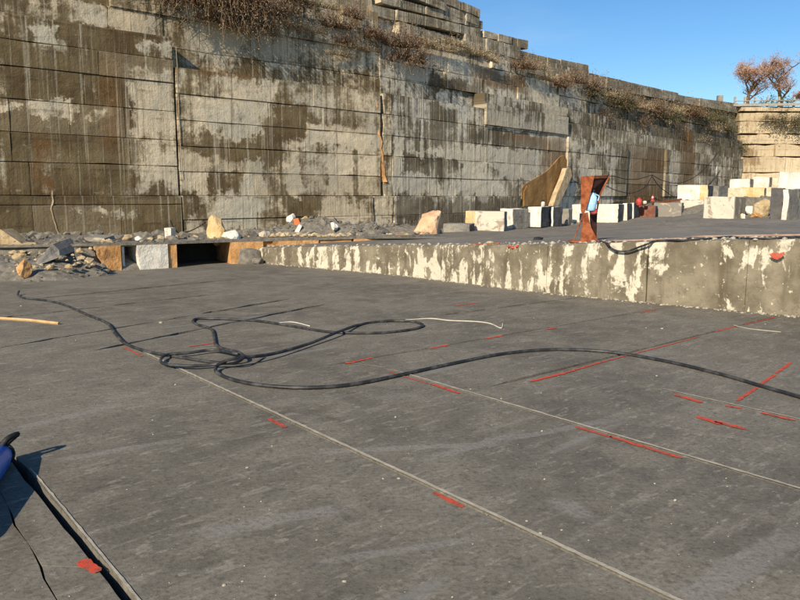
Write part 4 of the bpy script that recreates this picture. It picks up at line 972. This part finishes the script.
# loose pebbles on the floor
rnd = random.Random(4); bm = bmesh.new()
for _ in range(130):
    x, y = rnd.uniform(0, 800), 285+315*rnd.random()**.8
    if y < interp(EB, x)+4 and x > 235: continue
    p = on_z(x, y); s = rnd.choice((.003, .004, .004, .0055, .009))*(.7+.6*rnd.random())*(1 if y > 330 else 2.2); rock_bm(p, (s*1.3, s, s*.8), rnd.randrange(99), 6, 1, bm)
tag(obj('pebbles', bm, M_dust_lit_edge), 'tiny pale stone chips scattered over the quarry floor', 'stone chips', kind='stuff')
bm = bmesh.new()
for _ in range(420):
    x = rnd.uniform(245, 800); b, t = edge(x); q = abs(rnd.gauss(0, .25)); Y = b.y+.05+q*3; X = (x-400)/737*Y; s = rnd.choice((.012, .02, .035))*(.7+.6*rnd.random())
    rock_bm(Vector((X, Y, deck_z(X, Y))), (s*1.4, s, s*.7), rnd.randrange(99), 6, 1, bm)
for _ in range(260):
    x = rnd.uniform(250, 800); b, t = edge(x); Y = b.y-.12-abs(rnd.gauss(0, .10)); s = rnd.choice((.012, .02, .03)); rock_bm(Vector((b.x, Y, 0)), (s*1.4, s, s*.7), rnd.randrange(99), 6, 1, bm)
tag(obj('stone_debris', bm, M_dust_lit_edge), 'pale stone crumbs along the top edge and foot of the sawn bench', 'stone chips', kind='stuff')

# ------------------------------------------------------------------ hoses, cables, sticks
HR = .021
def floor_path(px, z=HR, lift=None):
    out = []
    for i, (x, y) in enumerate(px): p = on_z(x, y, z+(lift.get(i, 0) if lift else 0)); out.append(p)
    return spline(out, 7)
A_ = [(19, 291), (18, 295), (24, 298), (38, 299.5), (52, 301.5), (66, 305.5), (88, 315), (107, 323), (114, 332), (124, 342.5), (142, 350), (160, 354), (185, 358), (212, 362), (232, 363), (243, 358), (240, 353), (226, 349.5), (216, 345),
      (214, 337), (211, 329), (196, 324), (193, 320.5), (200, 318.5), (225, 319), (258, 321), (292, 326), (330, 332), (375, 333), (408, 330), (423, 325.5), (412, 321.5), (388, 321), (362, 324), (338, 332), (308, 344), (272, 354), (244, 357.5),
      (226, 361), (216, 367), (219, 374), (240, 381.5), (275, 386.5), (315, 387.5), (355, 384), (400, 375), (455, 363), (505, 353.5), (555, 349.5), (610, 352), (665, 361), (720, 374), (765, 387), (800, 397), (840, 410)]
lift = {13: .0, 15: .045, 16: .045, 17: .03, 34: .05, 35: .03, 36: .05, 37: .09, 38: .08, 39: .03, 0: .06, 24: .0}
o = obj('rubber_hose', tube_bm(floor_path(A_, HR, lift), HR, 8), M_hose, smooth=True)
tag(origin(o, on_z(240, 357)), 'long black rubber hose looping across the quarry floor to the right edge', 'hose')
B_ = [(238, 354), (214, 350), (188, 353), (168, 354.5), (161, 359), (165, 364), (190, 366), (214, 364.5), (236, 361), (246, 357), (262, 356)]
o = obj('rubber_hose', tube_bm(floor_path(B_, HR+.03, {0: .03, 8: .05, 9: .06, 10: -.02}), HR*.9, 8), M_hose, smooth=True)
tag(origin(o, on_z(165, 360)), 'short black hose coil lying in the tangle left of centre', 'hose')
o = obj('wooden_stick', tube_bm([on_z(-6, 318, .02), on_z(28, 320, .022), on_z(59, 323.5, .02)], .026, 6), simple('bare_wood', (.48, .30, .14), (.6, .40, .2), 8), smooth=False)
tag(origin(o, on_z(28, 320)), 'thin bare wooden stick lying on the floor at the left edge', 'stick')
o = obj('thin_cord', tube_bm(floor_path([(405, 320), (430, 318.5), (450, 320.5), (475, 321.5), (490, 323.5), (501, 328), (503, 323)], .008), .010, 5), simple('pale_cord', (.5, .46, .36), (.62, .58, .48), 8), smooth=True)
tag(origin(o, on_z(450, 320)), 'thin pale cord lying right of the hose loop', 'cord')
o = obj('thin_cord', tube_bm(floor_path([(733, 325), (745, 328), (760, 330), (781, 332)], .008), .008, 5), M_dust_lit_edge, smooth=True)
tag(origin(o, on_z(745, 328)), 'short pale cord on the floor below the right part of the bench', 'cord')
o = obj('thin_cord', tube_bm(floor_path([(262, 320.5), (275, 323), (292, 322), (310, 326)], .01), .008, 5), simple('white_cord', (.6, .57, .5), (.7, .68, .6), 8), smooth=True)
tag(origin(o, on_z(280, 322)), 'frayed white cord beside the upper hose loop', 'cord')
# hose and red pipe on the bench edge
def deck_path(px, lift=.02, drop=None):
    out = []
    for i, (x, y, hang) in enumerate(px):
        b, t = edge(x)
        if hang: out.append(at_y(x, y, b.y-.12))
        else:
            Y = b.y+.5
            for _ in range(25):
                p = at_y(x, y, Y); e = p.z-deck_z(p.x, p.y)-lift; Y += e*3.0; Y = max(b.y+.02, min(b.y+9, Y))
            p = at_y(x, y, Y); p.z = deck_z(p.x, p.y)+lift; out.append(p)
    return spline(out, 7)
o = obj('rubber_hose', tube_bm(deck_path([(600, 241, 0), (607, 243.5, 1), (611, 248, 1), (618, 251, 1), (628, 251, 1), (638, 247.5, 1), (648, 243.8, 1), (655, 241.6, 0), (668, 240.8, 0), (690, 240, 0), (715, 238, 0), (730, 236.5, 0), (745, 238.5, 0), (770, 238.5, 0), (800, 237, 0), (830, 236, 0)]), .02, 6), M_hose, smooth=True)
tag(origin(o, edge(650)[1]), 'black hose along the bench edge sagging in a loop over the side', 'hose')
o = obj('steel_pipe', tube_bm(deck_path([(612, 241, 0), (640, 240.3, 0), (680, 238.5, 0), (700, 236.5, 0), (760, 235.5, 0), (830, 234.5, 0)], .025), .022, 6), simple('rust_pink_pipe', (.30, .19, .14), (.42, .31, .24), 5), smooth=True)
tag(origin(o, edge(700)[1]), 'rusty pinkish pipe lying along the right part of the bench edge', 'pipe')
o = obj('steel_pipe', tube_bm(deck_path([(472, 245, 0), (485, 244.3, 0), (500, 243.2, 0)], .02), .02, 6), M_rust, smooth=True)
tag(origin(o, edge(485)[1]), 'short rusty rod lying on the bench edge left of centre', 'pipe')
p = at_y(538, 238.5, 18.5); p.z = deck_z(p.x, p.y)
o = obj('rubber_scrap', prism_bm([p+Vector((-.13, 0, .0)), p+Vector((.10, -.05, .0)), p+Vector((.14, .02, .05)), p+Vector((.02, .03, .07)), p+Vector((-.10, .02, .05))], Vector((.03, .14, .01))), M_cable)
tag(origin(o, p), 'small black rubber scrap lying on the upper floor', 'scrap')
# power cables in front of the far wall
def cable(px, off, label, r=.03):
    pts = [S2.pt(*S2.tz(x, y, off), off) for x, y in px]; o = obj('power_cable', tube_bm(spline(pts, 6), r, 5), M_cable, smooth=True)
    tag(origin(o, pts[0]), label, 'cable', 'cables slung along the far wall')
cable([(600, 178), (612, 176), (625, 179), (638, 179), (652, 175)], .8, 'upper slack cable between the rusty stand and the wall peg')
cable([(606, 186), (618, 191), (632, 193), (645, 187), (652, 176)], .9, 'lower deeper sagging cable left of the wall peg')
cable([(652, 175), (664, 181), (680, 183), (696, 176), (710, 163), (719, 151)], .8, 'cable sagging then rising steeply to the right of the wall peg')
cable([(652, 176), (658, 185), (665, 191), (672, 196)], .9, 'cable dropping from the wall peg towards the blocks')
cable([(574, 181), (580, 184), (590, 186)], .9, 'short cable left of the rusty stand')
def cable1(px, off, label):
    pts = [S1.pt(*S1.tz(x, y, off), off) for x, y in px]; o = obj('power_cable', tube_bm(spline(pts, 6), .022, 5), M_cable, smooth=True); tag(origin(o, pts[0]), label, 'cable')
cable1([(170, 220), (174, 228), (181, 236), (186, 240)], .5, 'thin black cable hanging on the left wall behind the white stone')
cable1([(180, 233), (190, 231), (200, 226), (206, 222)], .5, 'thin cable rising right from the white stone on the left wall')

# ------------------------------------------------------------------ rusty stand
YS = 15.7
st = tag(empty('steel_stand', at_y(588, 241.5, YS)), 'rusty hourglass shaped steel stand on the edge of the upper floor', 'steel stand')
def plate(name, px, mat, th=Vector((.0, .022, 0)), dy=0):
    return obj(name, prism_bm([at_y(x, y, YS+(q[0] if q else 0)+dy) for x, y, *q in px], th), mat, st)
plate('front_plate', [(581, 176.3, 0), (594.3, 175.6, 0), (592.5, 186, 0), (589, 200, 0), (585, 212, 0), (582.5, 214.5, 0), (581, 210, 0)], M_rust)
plate('top_plate', [(594.3, 175.6, 0), (609.2, 175.2, .42), (608, 178, .42), (593.8, 178.5, 0)], M_rust, Vector((-.02, .03, 0)))
plate('back_plate', [(594.4, 176.4, .05), (608.6, 176, .44), (603.5, 187, .44), (599.5, 194, .44), (597.5, 203, .44), (596, 190, .3), (592, 190, .05)], M_rustshade)
plate('inner_plate', [(592, 186, .1), (597, 186, .35), (596.5, 193, .35), (590.5, 193, .1)], M_rustshade)
plate('side_flange', [(609.2, 175.2, .42), (609.8, 176, .42), (600.8, 195, .42), (598.6, 206, .42), (597.2, 214, .42), (596.4, 213, .42), (598, 200, .42), (600, 192, .42)], M_rust, Vector((.0, .03, 0)))
plate('lower_plate', [(583, 213, 0), (588, 212.5, 0), (589, 219, 0), (591, 227, 0), (594.5, 234, 0), (598.5, 240.6, 0), (580.5, 241.5, 0), (582, 228, 0)], M_rust)
plate('rear_leg', [(590, 211, .3), (597.2, 211, .42), (596.4, 224, .42), (596.2, 237, .42), (592.5, 231, .35), (590, 221, .3)], M_rustshade)
plate('rear_leg', [(594.5, 213, .45), (597.5, 212, .46), (596.8, 224, .46), (597.0, 239, .46), (594, 233, .45)], M_rust)
obj('strut', tube_bm([at_y(583.8, 212, YS+.02), at_y(578.6, 227, YS+.1), at_y(573.8, 240.5, YS+.15)], .012, 6), M_rust, st)
plate('base_plate', [(571.5, 240.8, 0), (598, 241.2, 0), (607, 241.0, .3), (606.5, 242.2, .3), (590, 243.2, -.1), (571, 242.4, 0)], M_rust, Vector((0, .3, 0)))
bt = tag(empty('plastic_jug', at_y(591, 212, YS+.12)), 'light blue plastic jug with dark cap held inside the rusty stand', 'jug')
M_blue = simple('light_blue_plastic', (.30, .58, .80), (.50, .74, .90), 10, .35)
c0 = at_y(590.5, 211, YS+.14); c1 = at_y(593, 192.5, YS+.14)
def jug_pt(f): return c0.lerp(c1, f)
ring = [(0, .085), (.05, .10), (.45, .11), (.75, .095), (.88, .06), (.95, .035), (1, .035)]
bm = bmesh.new(); rr = []
for f, r_ in ring:
    c = jug_pt(f); rr.append([bm.verts.new(c+Vector((math.cos(k*math.pi/6)*r_*1.05, math.sin(k*math.pi/6)*r_, 0))) for k in range(12)])
for A, B in zip(rr, rr[1:]):
    for k in range(12): bm.faces.new((A[k], A[(k+1) % 12], B[(k+1) % 12], B[k]))
bm.faces.new(rr[0][::-1]); bm.faces.new(rr[-1]); obj('jug_body', bm, M_blue, bt, True)
obj('cap', tube_bm([c1, c1+Vector((.01, 0, .06))], .045, 10), M_cable, bt)
obj('handle', tube_bm(spline([jug_pt(.9)+Vector((.05, -.03, 0)), jug_pt(.8)+Vector((.13, -.03, 0)), jug_pt(.55)+Vector((.12, -.03, 0))]), .012, 6), M_blue, bt)
rk = obj('red_cloth', rock_bm(at_y(593.5, 213, YS+.12), (.10, .07, .07), 3, 7, 2), simple('dark_red_cloth', (.25, .03, .03), (.4, .08, .07), 9))
tag(origin(rk, at_y(593.5, 213, YS+.12)), 'crumpled dark red cloth under the blue jug in the stand', 'cloth')

# small things on the blocks
def lathe(name, c, prof, mat, parent=None, n=12):
    bm = bmesh.new(); rr = [[bm.verts.new(c+Vector((math.cos(k*2*math.pi/n)*r_, math.sin(k*2*math.pi/n)*r_, z))) for k in range(n)] for z, r_ in prof]
    for A, B in zip(rr, rr[1:]):
        for k in range(n): bm.faces.new((A[k], A[(k+1) % n], B[(k+1) % n], B[k]))
    bm.faces.new(rr[0][::-1]); bm.faces.new(rr[-1]); return obj(name, bm, mat, parent, True)
p = at_y(543, 207, 38.3)
b = tag(empty('bottle', p), 'white bottle with dark top standing on the white block', 'bottle')
lathe('bottle_body', p, [(0, .10), (.22, .10), (.28, .06)], M_white, b); lathe('cap', p+Vector((0, 0, .28)), [(0, .06), (.1, .05)], M_cable, b)
p = at_y(639, 205.5, 45.5)
b = tag(empty('plastic_barrel', p), 'small red barrel standing on the dark red block', 'barrel')
M_barrel = simple('red_plastic', (.40, .04, .04), (.52, .09, .07), 3, .6)
lathe('barrel_body', p, [(0, .16), (.04, .18), (.2, .18), (.22, .19), (.25, .18), (.36, .17), (.42, .12)], M_barrel, b, 16); lathe('lid', p+Vector((0, 0, .42)), [(0, .08), (.05, .08), (.06, .03)], M_barrel, b)
p = at_y(644.8, 204, 45.8); lathe('tmp', p, [(0, .12), (.16, .12), (.2, .05)], M_white).name = 'plastic_jug'
j = bpy.data.objects.get('plastic_jug.001') or bpy.data.objects['plastic_jug']; tag(origin(j, p), 'small white jug right of the red barrel', 'jug')
p = at_y(652.5, 201.5, 50)
b = tag(empty('marker_cone', p), 'small orange and white cone behind the low grey block', 'cone')
lathe('cone_body', p, [(0, .18), (.03, .18), (.031, .12), (.2, .08)], M_barrel, b); lathe('cone_band', p+Vector((0, 0, .201)), [(0, .08), (.14, .055)], M_white, b); lathe('cone_tip', p+Vector((0, 0, .342)), [(0, .055), (.1, .03)], M_barrel, b)
o = obj('steel_beam', prism_bm([at_y(653, 203, 50.5), at_y(682, 198.5, 53), at_y(682, 200.3, 53), at_y(653, 205, 50.5)], Vector((0, .3, 0))), M_rust)
tag(origin(o, at_y(653, 205, 50.5)), 'rusty beam lying behind the low grey block by the cone', 'beam')

# ------------------------------------------------------------------ blue bag at the left edge
M_navy = NT('glossy_blue_fabric', .35, .6); M_navy.color(M_navy.mix(M_navy.noise(M_navy.P, 14, 3), (.015, .09, .38), (.04, .20, .62))); M_navy = M_navy.m
M_sky = simple('pale_blue_trim', (.25, .55, .75), (.4, .7, .9), 10, .3)
pb = on_z(-8, 462); bag = tag(empty('duffel_bag', pb), 'shiny blue bag at the left edge beside the black saw cut', 'bag')
ax0 = on_z(3, 452, .09); ax1 = on_z(-112, 560, .15); dv = (ax1-ax0).normalized()
bm = bmesh.new(); rr = []; sv = Vector((-dv.y, dv.x, 0))
for f, r_ in ((-.02, .02), (0, .05), (.04, .08), (.12, .105), (.5, .16), (.88, .15), (.97, .11), (1, .03)):
    c = ax0.lerp(ax1, f); rr.append([bm.verts.new(c+sv*math.cos(k*math.pi/8)*r_*1.1+Vector((0, 0, math.sin(k*math.pi/8)*r_+.01*nz(k, f*20, 2)))) for k in range(16)])
for A, B in zip(rr, rr[1:]):
    for k in range(16): bm.faces.new((A[k], A[(k+1) % 16], B[(k+1) % 16], B[k]))
bmesh.ops.recalc_face_normals(bm, faces=bm.faces); obj('bag_body', bm, M_navy, bag, True)
obj('trim', tube_bm([ax0.lerp(ax1, .03)+sv*math.cos(k*math.pi/8)*.09+Vector((0, 0, math.sin(k*math.pi/8)*.082)) for k in range(17)], .014, 6), M_cable, bag, True)
obj('piping', tube_bm([ax0.lerp(ax1, .015)+sv*math.cos(k*math.pi/8)*.07+Vector((0, 0, math.sin(k*math.pi/8)*.066)) for k in range(17)], .009, 6), M_sky, bag, True)
obj('carry_handle', tube_bm(spline([ax0+Vector((0, 0, .04)), ax0+Vector((.06, .05, .10)), ax0+Vector((.10, .03, .13)), ax0+Vector((.07, -.05, .12)), ax0+Vector((.02, -.08, .05))]), .022, 6), M_cable, bag, True)
